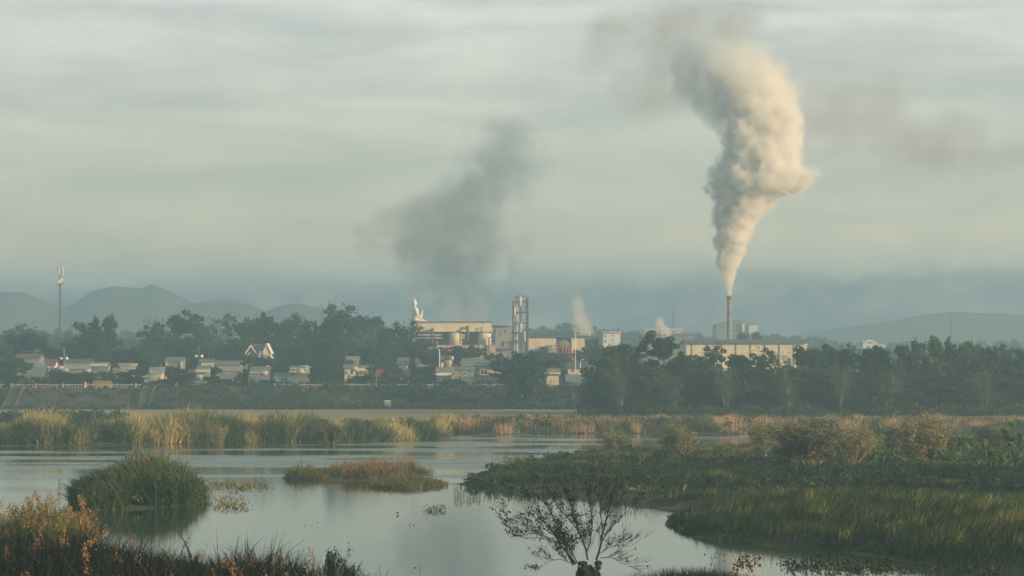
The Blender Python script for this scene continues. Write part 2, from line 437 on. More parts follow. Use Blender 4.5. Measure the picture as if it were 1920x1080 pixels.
tag(wm.build('river_water', water_mat()), kind='structure')

M['hill'] = solid('wooded_hill', (.06, .085, .06), .95, .4, .012, col2=(.13, .14, .09))
def hill(name, D, pts, depth=90, seed=0, z0=4.0):
    xs = np.linspace(pts[0][0], pts[-1][0], 260)
    ys = np.interp(xs, [p[0] for p in pts], [p[1] for p in pts])
    ys = ys + (fbm(xs, xs * 0, 60.0, seed, 5) - .5) * 7
    V, Q = [], []
    prof = [(-1, 0), (-.7, .3), (-.4, .68), (-.15, .93), (0, 1), (.3, .8), (1, 0)]
    for i, (px, py) in enumerate(zip(xs, ys)):
        x, _, z = at(px, py, D)
        for k, (dy, h) in enumerate(prof):
            j = (float(mnoise.noise((px * .02, k * 3.1, seed))) * 8 if 0 < k < 6 and k != 4 else 0)
            V.append((x + (dy * 0), D + dy * depth + j, z0 - 1 + (z - z0 + 1) * h + (j * .25 if k != 4 else 0)))
    n = len(prof)
    for i in range(len(xs) - 1):
        for k in range(n - 1): Q.append((i * n + k, (i + 1) * n + k, (i + 1) * n + k + 1, i * n + k + 1))
    tag(link(name, np_mesh(name, V, Q, M['hill'], smooth=True)), kind='structure')
hill('hills', 2850, [(-900, 640), (-500, 580), (-200, 560), (0, 547), (45, 549), (90, 566), (125, 575), (150, 562), (175, 545), (215, 537), (262, 540), (285, 532), (315, 545), (350, 562), (420, 590), (560, 640), (700, 690)], 100, 1)
hill('hills', 2550, [(250, 690), (310, 605), (345, 576), (380, 565), (420, 562), (465, 570), (500, 582), (530, 570), (560, 567), (600, 578), (640, 600), (720, 640), (820, 690)], 90, 2)
hill('hills', 2900, [(1180, 690), (1350, 660), (1450, 640), (1560, 618), (1650, 606), (1730, 592), (1790, 584), (1860, 588), (1950, 590), (2100, 575), (2500, 600), (2900, 680)], 100, 3)

# ------------------------------------------------------------------ foliage generators
def leaf_quads(cen, size, r, flat=.0, aspect=1.0, droop=0.0):
    """one randomly turned leaf clump (a bent diamond-like quad) per centre"""
    n = len(cen)
    a = r.normal(size=(n, 3)); a[:, 2] *= (1 - flat); a[:, 2] -= droop
    a /= np.linalg.norm(a, axis=1)[:, None] + 1e-9
    b = r.normal(size=(n, 3)); b -= a * (a * b).sum(1)[:, None]; b /= np.linalg.norm(b, axis=1)[:, None] + 1e-9
    s = (size * r.uniform(.6, 1.35, n))[:, None] if np.isscalar(size) else (size * r.uniform(.7, 1.3, n))[:, None]
    a = a * s * aspect; b = b * s * .5
    V = np.stack([cen - a * .5, cen + b - a * .06, cen + a * .5, cen - b + a * .08], 1).reshape(-1, 3)
    return V, np.arange(4 * n).reshape(n, 4)

def tree_variant(kind, seed, leafmat, barkmat):
    """(trunk mesh, crown mesh) for a tree 16 m tall and 12 m wide with its foot at the origin"""
    r = np.random.default_rng(seed); rd = random.Random(seed)
    H, W = 16.0, 12.0
    wood = MB(); V, Q, T = [], [], []; nv = 0
    def put(cen, size, tone, **k):
        nonlocal nv
        v, q = leaf_quads(cen, size, r, **k); V.append(v); Q.append(q + nv); nv += len(v); T.append(np.repeat(tone, 4))
    if kind in ('broad', 'open', 'dome', 'tall'):
        ncl = {'broad': 105, 'open': 74, 'dome': 110, 'tall': 96}[kind]
        zc, rz_ = {'broad': (.54, .44), 'open': (.60, .38), 'dome': (.48, .50), 'tall': (.50, .47)}[kind]
        fork = H * {'broad': .22, 'open': .34, 'dome': .2, 'tall': .25}[kind]
        lean = rd.uniform(-.6, .6)
        wood.tube([(0, 0, -.5), (lean * .3, 0, fork * .5), (lean, 0, fork), (lean * 1.4, .2, H * .62)], [.42, .33, .27, .1], 7)
        # a handful of big boughs give the outline its lumps
        nb = {'broad': 12, 'open': 11, 'dome': 13, 'tall': 11}[kind]
        boughs = []
        for i in range(nb):
            a = 2 * math.pi * i / nb + rd.uniform(-.4, .4); rr = rd.uniform(.40, .80) * W / 2
            h = H * (zc + rz_ * rd.uniform(-.8, .72) * (1 if kind != 'dome' else .75))
            if i % 4 == 0: rr = rd.uniform(.2, 2.3); h = H * (zc + rz_ * rd.uniform(.58, .74))
            sh = math.sqrt(max(.12, 1 - ((h / H - zc) / rz_) ** 2)); rr *= sh if kind != 'dome' else 1
            boughs.append((math.cos(a) * rr, math.sin(a) * rr, h, rd.uniform(1.7, 2.9) * (.95 if kind == 'open' else 1)))
        for bx, by, bz, br in boughs:
            wood.tube([(lean, 0, fork * rd.uniform(.8, 1.5)), (lean + (bx - lean) * .5, by * .5, fork + (bz - fork) * .55), (bx, by, bz)], [.17, .11, .05], 5)
        for i in range(ncl):
            bx, by, bz, br = boughs[i % nb]
            d = r.normal(size=3); d /= np.linalg.norm(d); q = rd.uniform(.3, 1.15) ** .6
            c = np.array([bx, by, bz]) + d * br * q * np.array([1.15, 1.15, .9])
            cr = rd.uniform(.5, 1.05) * (.85 if kind == 'open' else 1)
            m = int((85 if kind == 'open' else 125) * cr)
            u = r.normal(size=(m, 3)); u /= np.linalg.norm(u, axis=1)[:, None]
            cen = c + u * (cr * r.uniform(.35, 1.05, m) ** .5)[:, None] * np.array([1.2, 1.2, .8])
            cen[:, 2] = np.maximum(cen[:, 2], 1.2)
            put(cen, .42, np.clip(rd.uniform(.1, .8) + r.uniform(-.2, .25, m), 0, 1))
            if i % 3 == 0: wood.tube([(bx, by, bz), tuple(c)], [.06, .025], 4)
        # stray outer sprays
        m = 900
        u = r.normal(size=(m, 3)); u /= np.linalg.norm(u, axis=1)[:, None]
        k = r.integers(0, nb, m); B = np.array(boughs)
        put(B[k, :3] + u * (B[k, 3] * r.uniform(.7, 1.28, m))[:, None], .34, r.uniform(.2, 1, m))
    elif kind == 'feather':       # bamboo-like clump of arching culms
        for i in range(34):
            a = rd.uniform(0, 2 * math.pi); base = rd.uniform(0, 1.6); out = rd.uniform(.4, 5.4); h = H * rd.uniform(.62, 1.0) * (1 - .035 * out)
            p0 = Vector((math.cos(a) * base, math.sin(a) * base, 0)); dr = Vector((math.cos(a), math.sin(a), 0))
            pts = []
            for t in np.linspace(0, 1, 7):
                hh = h * (t if t < .8 else .8 + (t - .8) * .55 - (t - .8) ** 2 * 1.2)
                pts.append(p0 + dr * out * t ** 2.2 + Vector((0, 0, hh)))
            wood.tube(pts[:6], [.07, .065, .055, .045, .03, .02], 4)
            for t in np.linspace(.28, 1, 15):
                k = t * 6; j = min(int(k), 5); c = pts[j].lerp(pts[j + 1], k - j)
                m = 17
                cen = np.array(c) + r.normal(size=(m, 3)) * np.array([.55, .55, .38]) * (1.25 - .7 * t)
                cen[:, 2] -= np.abs(r.normal(size=m)) * .3
                put(cen, .48, np.clip(rd.uniform(.1, .75) + r.uniform(-.2, .3, m), 0, 1), aspect=1.5, droop=.5)
    elif kind == 'wispy':         # thin pale-stemmed tree with little foliage
        for i in range(5):
            a = rd.uniform(0, 6.28); tip = Vector((math.cos(a) * rd.uniform(1, 3.2), math.sin(a) * 2, H * rd.uniform(.7, .97)))
            b = Vector((rd.uniform(-.3, .3), rd.uniform(-.3, .3), 0)); mid = b.lerp(tip, .5) + Vector((rd.uniform(-.6, .6), 0, .6))
            wood.tube([b, mid, tip], [.16, .1, .03], 5)
            for j in range(11):
                t = rd.uniform(.3, 1); s = b.lerp(mid, t * 2) if t < .5 else mid.lerp(tip, t * 2 - 1)
                e = s + Vector((rd.uniform(-2, 2), rd.uniform(-2, 2), rd.uniform(.3, 2.2)))
                wood.tube([s, e], [.05, .015], 4)
                m = 46
                cen = np.array(e) + r.normal(size=(m, 3)) * np.array([.75, .75, .55])
                put(cen, .30, np.clip(rd.uniform(.2, .9) + r.uniform(-.2, .2, m), 0, 1))
    tm = wood.mesh('trunk', barkmat, True)
    cm = np_mesh('crown', np.concatenate(V), np.concatenate(Q), leafmat, np.concatenate(T))
    return tm, cm

VAR = {
    'broad': [tree_variant('broad', s, M['leaf_dark'], M['bark']) for s in (11, 12, 13)],
    'dome': [tree_variant('dome', s, M['leaf_dark'], M['bark']) for s in (21, 22)],
    'tall': [tree_variant('tall', s, M['leaf_dark'], M['bark']) for s in (31, 32)],
    'green': [tree_variant('broad', s, M['leaf_mid'], M['bark']) for s in (41, 42)],
    'open': [tree_variant('open', s, M['leaf_dark'], M['bark']) for s in (51, 52, 53)],
    'feather': [tree_variant('feather', s, M['leaf_bamboo'], M['bark']) for s in (61, 62, 63)],
    'wispy': [tree_variant('wispy', s, M['leaf_mid'], M['bark_pale']) for s in (71, 72)],
}
cnt = {}
def tree(kind, px, top, w, D, label, group='', name=None, z=None):
    i = cnt.get(kind, 0); cnt[kind] = i + 1
    tm, cm = VAR[kind][i % len(VAR[kind])]
    x = X(px, D); zb = gz(x, D) if z is None else z
    h = Z(top, D) - zb
    o = empty(name or {'feather': 'bamboo_clump'}.get(kind, 'broadleaf_tree'), (x, D, zb), label, 'bamboo' if kind == 'feather' else 'tree', group or None, rz=(i * 2.1 + px * .37) % 6.28)
    s = w * mpp(D) / (9.4 if kind not in ('wispy', 'feather') else 8.0 if kind == 'wispy' else 10.5)
    o.scale = (s, s, h / (15.6 if kind not in ('feather',) else 13.6))
    link('trunk', tm, o); link('crown', cm, o)
    return o

# ------------------------------------------------------------------ the belt of trees behind the houses, left to right
BL = 'trees in the belt behind the riverside houses'
for kind, px, top, w, D, lab in [
    ('broad', 8, 642, 84, 780, 'dark round tree at the left edge of the far bank'),
    ('dome', 50, 624, 96, 800, 'dark dome shaped tree left of the telecom mast'),
    ('open', 40, 608, 60, 1000, 'hazy pale tree crown showing above the dome shaped tree'),
    ('broad', 96, 648, 62, 790, 'low tree just left of the telecom mast foot'),
    ('broad', 137, 638, 74, 800, 'low round tree just right of the telecom mast foot'),
    ('feather', 186, 583, 92, 780, 'tall feathery tree with one spire, alone right of the telecom mast'),
    ('broad', 232, 652, 62, 800, 'low tree in the gap right of the tall feathery tree'),
    ('broad', 260, 650, 50, 780, 'small tree at the foot of the long tree belt'),
    ('open', 292, 604, 74, 790, 'first tall tree at the left end of the long belt, its boughs reaching left'),
    ('broad', 340, 589, 82, 800, 'large brownish rounded tree second in the long belt'),
    ('tall', 378, 606, 60, 820, 'slim dark tree behind the pale trunked one'),
    ('wispy', 408, 598, 76, 770, 'sparse tree with a pale bare trunk above the long grey roofs'),
    ('open', 436, 594, 62, 800, 'ragged tree right of the pale trunked tree'),
    ('feather', 470, 590, 56, 800, 'pointed feathery tree above the white gabled house'),
    ('tall', 500, 587, 50, 810, 'narrow dark tree with a pointed top right of the white gable'),
    ('feather', 530, 592, 56, 800, 'drooping feathery tree in the middle of the belt'),
    ('open', 556, 589, 56, 810, 'open topped tree left of the leaning feathery one'),
    ('feather', 585, 592, 56, 800, 'leaning feathery tree left of the tallest crown'),
    ('broad', 612, 600, 52, 790, 'dense tree touching the left side of the tallest crown'),
    ('open', 645, 571, 112, 790, 'tallest tree of the belt with a broad airy layered crown'),
    ('broad', 695, 590, 76, 800, 'dark rounded tree right of the tallest crown'),
    ('wispy', 690, 612, 50, 770, 'thin tree with paired pale stems under the rounded crown'),
    ('broad', 728, 612, 58, 800, 'dense lower tree left of the factory hall'),
    ('wispy', 752, 604, 50, 800, 'twiggy thin tree beside the factory hall corner'),
    ('open', 768, 606, 46, 790, 'ragged tree overlapping the left end of the factory hall'),
    ('broad', 320, 640, 80, 750, 'middle height tree below the large brownish tree'),
    ('green', 285, 655, 70, 740, 'greenish tree left of the pale house with the thin aerial'),
    ('broad', 455, 630, 60, 765, 'dark tree directly left of the white gabled house'),
    ('green', 545, 640, 84, 760, 'green tree spreading right of the white gabled house'),
    ('dome', 605, 640, 84, 755, 'dark dense tree right of the tall teal house'),
    ('green', 650, 630, 70, 760, 'green tree below the tallest crown'),
    ('tall', 632, 658, 50, 712, 'dark tree left of the small lit houses'),
    ('green', 700, 642, 80, 745, 'greenish tree behind the red roofed shed'),
    ('green', 735, 655, 60, 735, 'light green tree right of the red roofed shed'),
    ('dome', 775, 640, 80, 750, 'dark tree below the left end of the factory hall'),
    ('dome', 808, 664, 58, 720, 'dark round tree left of the roof with the steel tanks'),
    ('dome', 500, 668, 46, 712, 'small dark tree under the white gabled house'),
    ('dome', 472, 664, 34, 716, 'small dark bush tree hiding the foot of the white gabled house'),
]:
    tree(kind, px, top, w, D, lab, BL)
FB = 'trees round the factory'
for kind, px, top, w, D, lab in [
    ('dome', 878, 648, 92, 800, 'dark domed tree in front of the long factory hall'),
    ('dome', 832, 652, 50, 810, 'small dark tree left of the domed tree at the factory'),
    ('dome', 925, 662, 56, 790, 'low dark tree right of the domed tree at the factory'),
    ('green', 1020, 654, 60, 800, 'green tree in front of the cream factory shed'),
    ('dome', 1052, 662, 50, 780, 'dark tree under the red tank legs'),
    ('green', 1112, 648, 56, 800, 'green tree at the right end of the cream shed'),
    ('broad', 1085, 655, 44, 770, 'dark tree behind the slim white pole'),
    ('dome', 1392, 622, 30, 1020, 'round tree on the roof line just right of the tall chimney'),
    ('dome', 1420, 622, 26, 1030, 'second round tree right of the tall chimney'),
]:
    tree(kind, px, top, w, D, lab, FB)
VB = 'trees among the riverside houses'
for kind, px, top, w, D, lab in [
    ('green', 22, 672, 74, 690, 'bushy green tree at the left end of the embankment'),
    ('green', 122, 697, 46, 672, 'small green tree in front of the long pale shed'),
    ('green', 102, 692, 22, 676, 'small palm green tree left of the long pale shed'),
    ('green', 190, 697, 48, 672, 'small dark green tree above the red brick wall'),
    ('broad', 232, 696, 50, 680, 'small leafy tree in front of the mottled grey house'),
    ('green', 330, 690, 46, 690, 'small green tree right of the pale house with the aerial'),
    ('green', 352, 706, 16, 665, 'slender young tree rising from the railing'),
    ('dome', 405, 688, 30, 690, 'little round tree between the small riverside roofs'),
    ('green', 455, 705, 34, 672, 'small tree left of the blue roofed house'),
    ('broad', 308, 710, 50, 668, 'bushy tree overhanging the embankment railing'),
    ('green', 738, 690, 44, 675, 'light green tree in front of the red roofed shed'),
    ('green', 783, 702, 40, 668, 'light green small tree by the end of the railing'),
    ('broad', 800, 690, 44, 690, 'dark small tree left of the two storey house with tanks'),
    ('dome', 850, 712, 50, 664, 'dark bush tree between the tank house and the pink house'),
    ('dome', 683, 704, 60, 680, 'dark low tree under the small lit houses'),
    ('dome', 1058, 697, 20, 700, 'little round tree left of the pale blue roof'),
    ('green', 1060, 722, 60, 668, 'scrubby low tree below the pale blue roof'),
]:
    tree(kind, px, top, w, D, lab, VB)
for kind, px, top, w, D, lab in [
    ('dome', 66, 708, 30, 662, 'low bush tree hiding the left of the teal shack'), ('dome', 92, 706, 26, 666, 'low dark tree before the grey roofed house'),
    ('green', 140, 700, 40, 668, 'leafy tree covering the middle of the pale shed'), ('dome', 160, 696, 34, 672, 'dark leafy tree at the right end of the pale shed'),
    ('green', 206, 704, 30, 664, 'small leafy tree right of the brick wall'), ('dome', 256, 692, 44, 678, 'dark tree between the mottled grey house and the blue hut'),
    ('broad', 262, 672, 50, 715, 'dark tree above the blue fronted hut'), ('dome', 322, 686, 40, 700, 'dark tree below the wide green roofed house'),
    ('green', 392, 706, 34, 668, 'leafy tree right of the light blue hut'), ('dome', 428, 714, 40, 662, 'low bushy tree before the little pale blue shed'),
    ('broad', 462, 690, 26, 690, 'narrow dark tree left of the pink striped house'), ('dome', 508, 712, 22, 664, 'small dark tree between the two riverside blocks'),
    ('green', 530, 690, 40, 690, 'leafy tree behind the low teal house'), ('dome', 590, 700, 44, 672, 'dark low tree right of the tall teal house'),
    ('dome', 625, 700, 40, 674, 'dark low tree left of the cream fronted house'), ('broad', 698, 688, 34, 694, 'narrow dark tree between the lit houses and the red shed'),
    ('green', 720, 712, 34, 666, 'small leafy tree before the red shed posts'), ('dome', 832, 716, 30, 662, 'dark bush before the steel tank building'),
    ('dome', 956, 700, 44, 664, 'dark tree just left of the big bamboo'), ('broad', 940, 668, 44, 712, 'dark tree at the right end of the workshop roof')]:
    tree(kind, px, top, w, D, lab, VB)
tree('feather', 988, 655, 120, 634, 'big full bamboo clump on the embankment in front of the distillation tower', '')

# the nearer wood on the right, standing on the flat before the embankment
RB = 'trees in the dark wood on the right bank'
for kind, px, top, w, D, lab in [
    ('broad', 1155, 640, 92, 560, 'dark tree at the left end of the right hand wood'),
    ('open', 1188, 652, 60, 575, 'loose crowned tree second from the left in the wood'),
    ('broad', 1245, 629, 96, 570, 'tall rounded tree below the white steam puff'),
    ('tall', 1285, 660, 60, 560, 'dark tree filling the gap left of the airy crown'),
    ('open', 1333, 648, 78, 565, 'airy layered crown seen against the cream hall wall'),
    ('dome', 1385, 664, 66, 575, 'dark tree below the foot of the tall chimney'),
    ('open', 1432, 658, 66, 570, 'thin crowned tree showing the cream wall through it'),
    ('wispy', 1465, 666, 44, 555, 'sparse pale tree before the right half of the hall'),
    ('broad', 1512, 652, 74, 565, 'dense dark tree hiding the right end of the hall'),
    ('green', 1545, 648, 64, 575, 'greenish tree at the right end of the hall'),
    ('tall', 1585, 655, 60, 570, 'dark tree left of the hollow in the wood skyline'),
    ('green', 1595, 650, 40, 600, 'small green crown behind the wood left of the white gable'),
    ('dome', 1640, 648, 72, 570, 'rounded tree under the distant white gable'),
    ('feather', 1722, 628, 100, 565, 'ragged bamboo plume starting the high right end of the wood'),
    ('feather', 1772, 622, 92, 570, 'highest bamboo plume in the right end of the wood'),
    ('feather', 1822, 634, 88, 575, 'bamboo plume right of the highest one'),
    ('feather', 1870, 636, 80, 575, 'bamboo plume second from the right edge'),
    ('feather', 1912, 644, 76, 570, 'bamboo plume at the right edge of the picture'),
    ('feather', 1985, 640, 110, 575, 'bamboo plume just past the right edge of the picture'),
    ('broad', 1690, 690, 50, 560, 'low dark tree in the notch of the wood skyline'),
    ('dome', 1205, 690, 100, 552, 'low dark undergrowth tree at the left of the wood'),
    ('dome', 1320, 695, 110, 555, 'low dark tree in front of the airy crown'),
    ('dome', 1420, 692, 110, 553, 'low dark tree in the middle of the wood'),
    ('dome', 1545, 690, 110, 556, 'low dark tree in front of the greenish one'),
    ('dome', 1640, 700, 110, 552, 'low dark tree below the notch of the wood'),
    ('dome', 1760, 700, 130, 556, 'low dark tree at the feet of the bamboo plumes'),
    ('dome', 1870, 705, 130, 556, 'low dark tree at the right foot of the wood'),
    ('wispy', 1165, 690, 50, 545, 'pale stemmed thin tree at the left front of the wood'),
    ('wispy', 1240, 700, 46, 545, 'pale stemmed thin tree left of the twin stems'),
    ('wispy', 1262, 705, 44, 543, 'twin pale stems below the tall rounded tree'),
    ('wispy', 1360, 690, 52, 545, 'pale dry tree at the front middle of the wood'),
    ('wispy', 1480, 700, 52, 543, 'pale dry tree right of the middle of the wood'),
    ('wispy', 1575, 690, 50, 543, 'tall pale thin tree at the front of the wood'),
    ('wispy', 1668, 695, 60, 543, 'pale branchy thin tree below the notch'),
    ('wispy', 1845, 700, 50, 543, 'pale leaning thin tree at the right of the wood'),
    ('green', 1215, 745, 60, 540, 'low green bush tree at the left foot of the wood'),
    ('green', 1700, 735, 80, 538, 'low green bush tree at the right foot of the wood'),
]:
    tree(kind, px, top, w, D, lab, RB)
# trees standing to the right, out of the frame, whose long shadows lie over the marsh
for x, y, h, k in [(52, 200, 8, 'broad'), (56, 214, 10, 'dome'), (60, 228, 11, 'tall'), (66, 244, 9, 'dome'), (60, 258, 8, 'broad')]:
    i = cnt.get(k, 0); cnt[k] = i + 1
    tm, cm = VAR[k][i % len(VAR[k])]
    o = empty('broadleaf_tree', (x, y, .3), 'tree standing on the marsh beyond the right edge', 'tree', 'trees beyond the right edge', rz=x)
    o.scale = (h / 15, h / 15, h / 16); link('trunk', tm, o); link('crown', cm, o)

# far-off wood and town greenery melting into the haze, one uncountable mass
def leafmass(name, centres, radii, per, size, mat, flatten=.8, droop=.2, seed=5):
    r = np.random.default_rng(seed)
    cen, T = [], []
    for c, rad in zip(centres, radii):
        m = max(6, int(per * rad ** 1.5)); u = r.normal(size=(m, 3)); u /= np.linalg.norm(u, axis=1)[:, None]
        p = np.array(c) + u * (rad * r.uniform(.2, 1.05, m) ** .5)[:, None] * np.array([1.15, 1.15, flatten])
        cen.append(p); T.append(np.clip(r.uniform(.05, .8) + r.uniform(-.15, .25, m), 0, 1))
    cen = np.concatenate(cen); T = np.concatenate(T)
    Vv, Qq = leaf_quads(cen, size, r, droop=droop)
    return link(name, np_mesh(name, Vv, Qq, mat, np.repeat(T, 4)))
cs, rs = [], []
for D, step, pts in [(1250, 13, [(-300, 640), (0, 634), (70, 622), (140, 628), (190, 634), (240, 636), (300, 640)]),
                     (1700, 11, [(-300, 640), (60, 625), (130, 618), (180, 640), (235, 622), (270, 630), (400, 640), (950, 622), (1000, 616), (1035, 612), (1080, 606), (1130, 612), (1180, 616), (1240, 624), (1440, 628), (1530, 632), (1560, 640), (1640, 646), (1720, 640), (2100, 636), (2500, 640)]),
                     (1150, 14, [(1100, 650), (1200, 652), (1300, 655), (1500, 648), (1600, 652), (1700, 650), (1760, 655), (2200, 650)])]:
    px = pts[0][0]
    while px < pts[-1][0]:
        top = np.interp(px, [p[0] for p in pts], [p[1] for p in pts]) + random.uniform(-4, 8)
        zt = Z(top, D)
        rad = random.uniform(1.8, 3.4) * D / 1300
        z = zt - rad * .8
        while z > 4:
            cs.append((X(px + random.uniform(-6, 6), D), D + random.uniform(-15, 15), z)); rs.append(rad); z -= rad * 1.3
        px += step * random.uniform(.6, 1.3)
tag(leafmass('far_treeline', cs, rs, 16, 1.5, M['leaf_dark']), 'far hazy wood and garden trees behind the factory', 'far wood', kind='stuff')

# scrub on the embankment slope, and under the wood
cs, rs = [], []
r = np.random.default_rng(3)
for i in range(2300):
    px = r.uniform(-300, 1150); D = r.uniform(628, 668)
    dens = .55 if px < 290 else .95
    if 410 < px < 0: dens = .2
    if r.uniform() > dens: continue
    if px < 290 and D > 655: continue
    if D > 650 and r.uniform() < .5: continue
    rad = r.uniform(.35, 1.0) * (1.25 if px > 290 else .8)
    x = X(px, D); cs.append((x, D, gz(x, D) + rad * .35)); rs.append(rad)
for i in range(420):
    px = r.uniform(1080, 2300); D = r.uniform(533, 552); rad = r.uniform(.5, 1.7); x = X(px, D); cs.append((x, D, gz(x, D) + rad * .5)); rs.append(rad)
for i in range(260):
    px = r.uniform(-200, 1120); D = r.uniform(668, 730); rad = r.uniform(.5, 1.4); x = X(px, D); cs.append((x, D, gz(x, D) + rad * .5)); rs.append(rad)
c2, r2 = [], []
for i in range(340):
    px = r.uniform(1095, 2250); D = r.uniform(556, 585); zt = Z(r.uniform(672, 720), D); rad = r.uniform(1.2, 2.4)
    z = zt - rad
    while z > 1: c2.append((X(px, D), D, z)); r2.append(rad); z -= rad * 1.25
tag(leafmass('wood_undergrowth', c2, r2, 22, .62, M['leaf_dark'], seed=31), 'dark undergrowth filling the right hand wood', 'undergrowth', kind='stuff')
c2, r2 = [], []
for i in range(420):
    px = r.uniform(-300, 800); D = r.uniform(775, 815)
    if 225 < px < 258: continue
    zt = Z(np.interp(px, [-300, 110, 150, 220, 280, 600, 800], [655, 660, 655, 668, 640, 636, 640]) + r.uniform(-6, 14), D); rad = r.uniform(1.4, 2.6); z = zt - rad
    while z > 5: c2.append((X(px, D), D, z)); r2.append(rad); z -= rad * 1.25
tag(leafmass('belt_undergrowth', c2, r2, 17, .75, M['leaf_dark'], seed=32), 'dark undergrowth between the trunks of the belt behind the houses', 'undergrowth', kind='stuff')
tag(leafmass('embankment_scrub', cs, rs, 46, .42, M['leaf_bush']), 'dark scrub covering the far embankment slope', 'scrub', kind='stuff')

# ------------------------------------------------------------------ blades: reeds and grasses
def blades(P, h, w, r, lean=(0.25, 0.0), jit=.25, curve=.35, segs=3, out=None):
    """curved tapering blades rooted at P; lean = mean sideways travel per unit height"""
    n = len(P)
    d = np.stack([lean[0] + r.normal(size=n) * jit, lean[1] + r.normal(size=n) * jit], 1)
    if out is not None: d = d + out
    ang = r.uniform(0, math.pi, n); side = np.stack([np.cos(ang), np.sin(ang), np.zeros(n)], 1)
    rows = []
    for k in range(segs + 1):
        t = k / segs
        off = d * (h * (t * (1 - curve) + curve * t * t))[:, None] * 1.0
        z = h * (t - .12 * t * t * np.minimum(1.5, (d ** 2).sum(1) * 2))
        c = np.column_stack([P[:, 0] + off[:, 0], P[:, 1] + off[:, 1], P[:, 2] + z])
        ww = w * (1 - t ** 1.6) * .5 + .0015
        rows.append(c - side * ww[:, None]); rows.append(c + side * ww[:, None])
    Vv = np.stack(rows, 1).reshape(-1, 3)
    k2 = 2 * (segs + 1)
    q = np.array([[2 * k, 2 * k + 1, 2 * k + 3, 2 * k + 2] for k in range(segs)])
    Qq = (np.arange(n)[:, None, None] * k2 + q[None]).reshape(-1, 4)
    return Vv, Qq, k2
def inside_points(poly, n, r, logy=True):
    x0, x1 = poly[:, 0].min(), poly[:, 0].max(); y0, y1 = poly[:, 1].min(), poly[:, 1].max()
    out = np.zeros((0, 2))
    while len(out) < n:
        m = n * 3
        y = np.exp(r.uniform(math.log(y0), math.log(y1), m)) if logy else r.uniform(y0, y1, m)
        x = r.uniform(x0, x1, m)
        keep = np.abs(x) < y * .20 + 4
        p = np.stack([x, y], 1)[keep]
        if len(p) == 0: continue
        p = p[sdf(p, poly) > 0]; out = np.concatenate([out, p])
    return out[:n]
def reeds(name, P2, h, w, mat, tone, r, zoff=None, out=None, **kw):
    z = gzs(P2); k = z > -.35
    P2, h, w, tone = P2[k], h[k], w[k], tone[k]
    P = np.column_stack([P2, z[k] + (zoff[k] if zoff is not None else 0)])
    if out is not None: kw['out'] = out[k]
    Vv, Qq, k2 = blades(P, h, w, r, **kw)
    return link(name, np_mesh(name, Vv, Qq, mat, np.repeat(tone, k2))), P, h

def tuft_field(cen, hts, tones, per, rad, r, splay=.32, leafy_=.55):
    """reed tussocks: stems leaning out from each tuft centre, plus side leaves springing from part way up.
    returns positions, heights, tones, root heights, outward leans"""
    cen = np.asarray(cen); n = len(cen)
    k = np.repeat(np.arange(n), np.maximum(4, (per * r.uniform(.5, 1.5, n)).astype(int)))
    m = len(k); o = r.normal(size=(m, 2)) * .55
    P = cen[k] + o * rad[k][:, None]
    H = hts[k] * r.uniform(.55, 1.08, m) * (1 - .16 * np.minimum(2, (o ** 2).sum(1)))
    side = r.uniform(size=m) < leafy_
    zo = np.where(side, H * r.uniform(.1, .75, m), 0)
    H2 = np.where(side, np.minimum(H - zo + .1, H * r.uniform(.25, .5, m)), H)
    out = o * splay + np.where(side[:, None], r.normal(size=(m, 2)) * .7, 0) + np.repeat(r.normal(size=(n, 2)) * .14, np.bincount(k, minlength=n), 0)
    # side leaves start on the leaning stem, not over the root
    P = P + (o * splay * .8) * zo[:, None] * .8
    T = np.clip(tones[k] + r.normal(size=m) * .16 + np.where(side, -.05, .05), 0, 1)
    return P, H2, T, zo, out
r = np.random.default_rng(101)
# tall reeds on the far shore, in tussocks
def shore_line(px):
    pts = [(-2600, 834), (0, 833), (150, 833), (420, 831), (600, 829), (700, 826), (815, 823), (842, 813), (900, 815), (1000, 813), (1200, 813), (1420, 814), (4500, 813)]
    return np.interp(px, [p[0] for p in pts], [p[1] for p in pts])
def hm(px, dd):
    base = float(np.interp(px, [-300, 0, 40, 60, 140, 420, 470, 520, 600, 640, 700, 830, 860, 1450, 2200], [2.4, 1.6, 2.0, 3.2, 3.5, 3.6, 2.6, 3.0, 2.9, 2.2, 2.2, 2.0, 1.5, 1.6, 1.5]))
    return base
def far_reeds(n, px0, px1, d0, d1, per, lab, pw=1.3, wd=.10):
    cen, hts, tn = [], [], []
    for i in range(n):
        px = r.uniform(px0, px1); _, y0 = onz(px, shore_line(px)); dd = d0 + (d1 - d0) * r.uniform() ** pw; y = y0 + dd
        cl_ = fbm(np.array([px * 1.0]), np.array([dd * 3.0]), 26, 4)[0]; pt = fbm(np.array([px * 1.0]), np.array([dd * 5.0]), 40, 14)[0]
        hts.append(.92 * hm(px, dd) * (1.0 if dd < 10 else .8) * (.30 + 1.4 * cl_) * r.uniform(.7, 1.15)); cen.append((X(px, y), y))
        tn.append(np.clip((.58 if px < 850 else .36) + (pt - .5) * 4.4 + (.12 if 60 < px < 600 else 0) - (.18 if 600 < px < 760 else 0), .04, 1))
    P_, H_, T_, zo, out = tuft_field(cen, np.array(hts), np.array(tn), per, np.full(n, .8), r, .46)
    o, _, _ = reeds('reeds', P_, H_, np.full(len(P_), wd), M['reed_dry'], T_, r, zoff=zo, out=out, lean=(.12, -.08), jit=.14, curve=.6)
    tag(o, lab, 'reeds', kind='stuff')
far_reeds(1350, -340, 850, .2, 24, 52, 'straw coloured tall reeds along the left far shore', 1.4)
far_reeds(1500, 820, 2300, .3, 60, 34, 'low tan and green reeds along the far shore right of the middle')
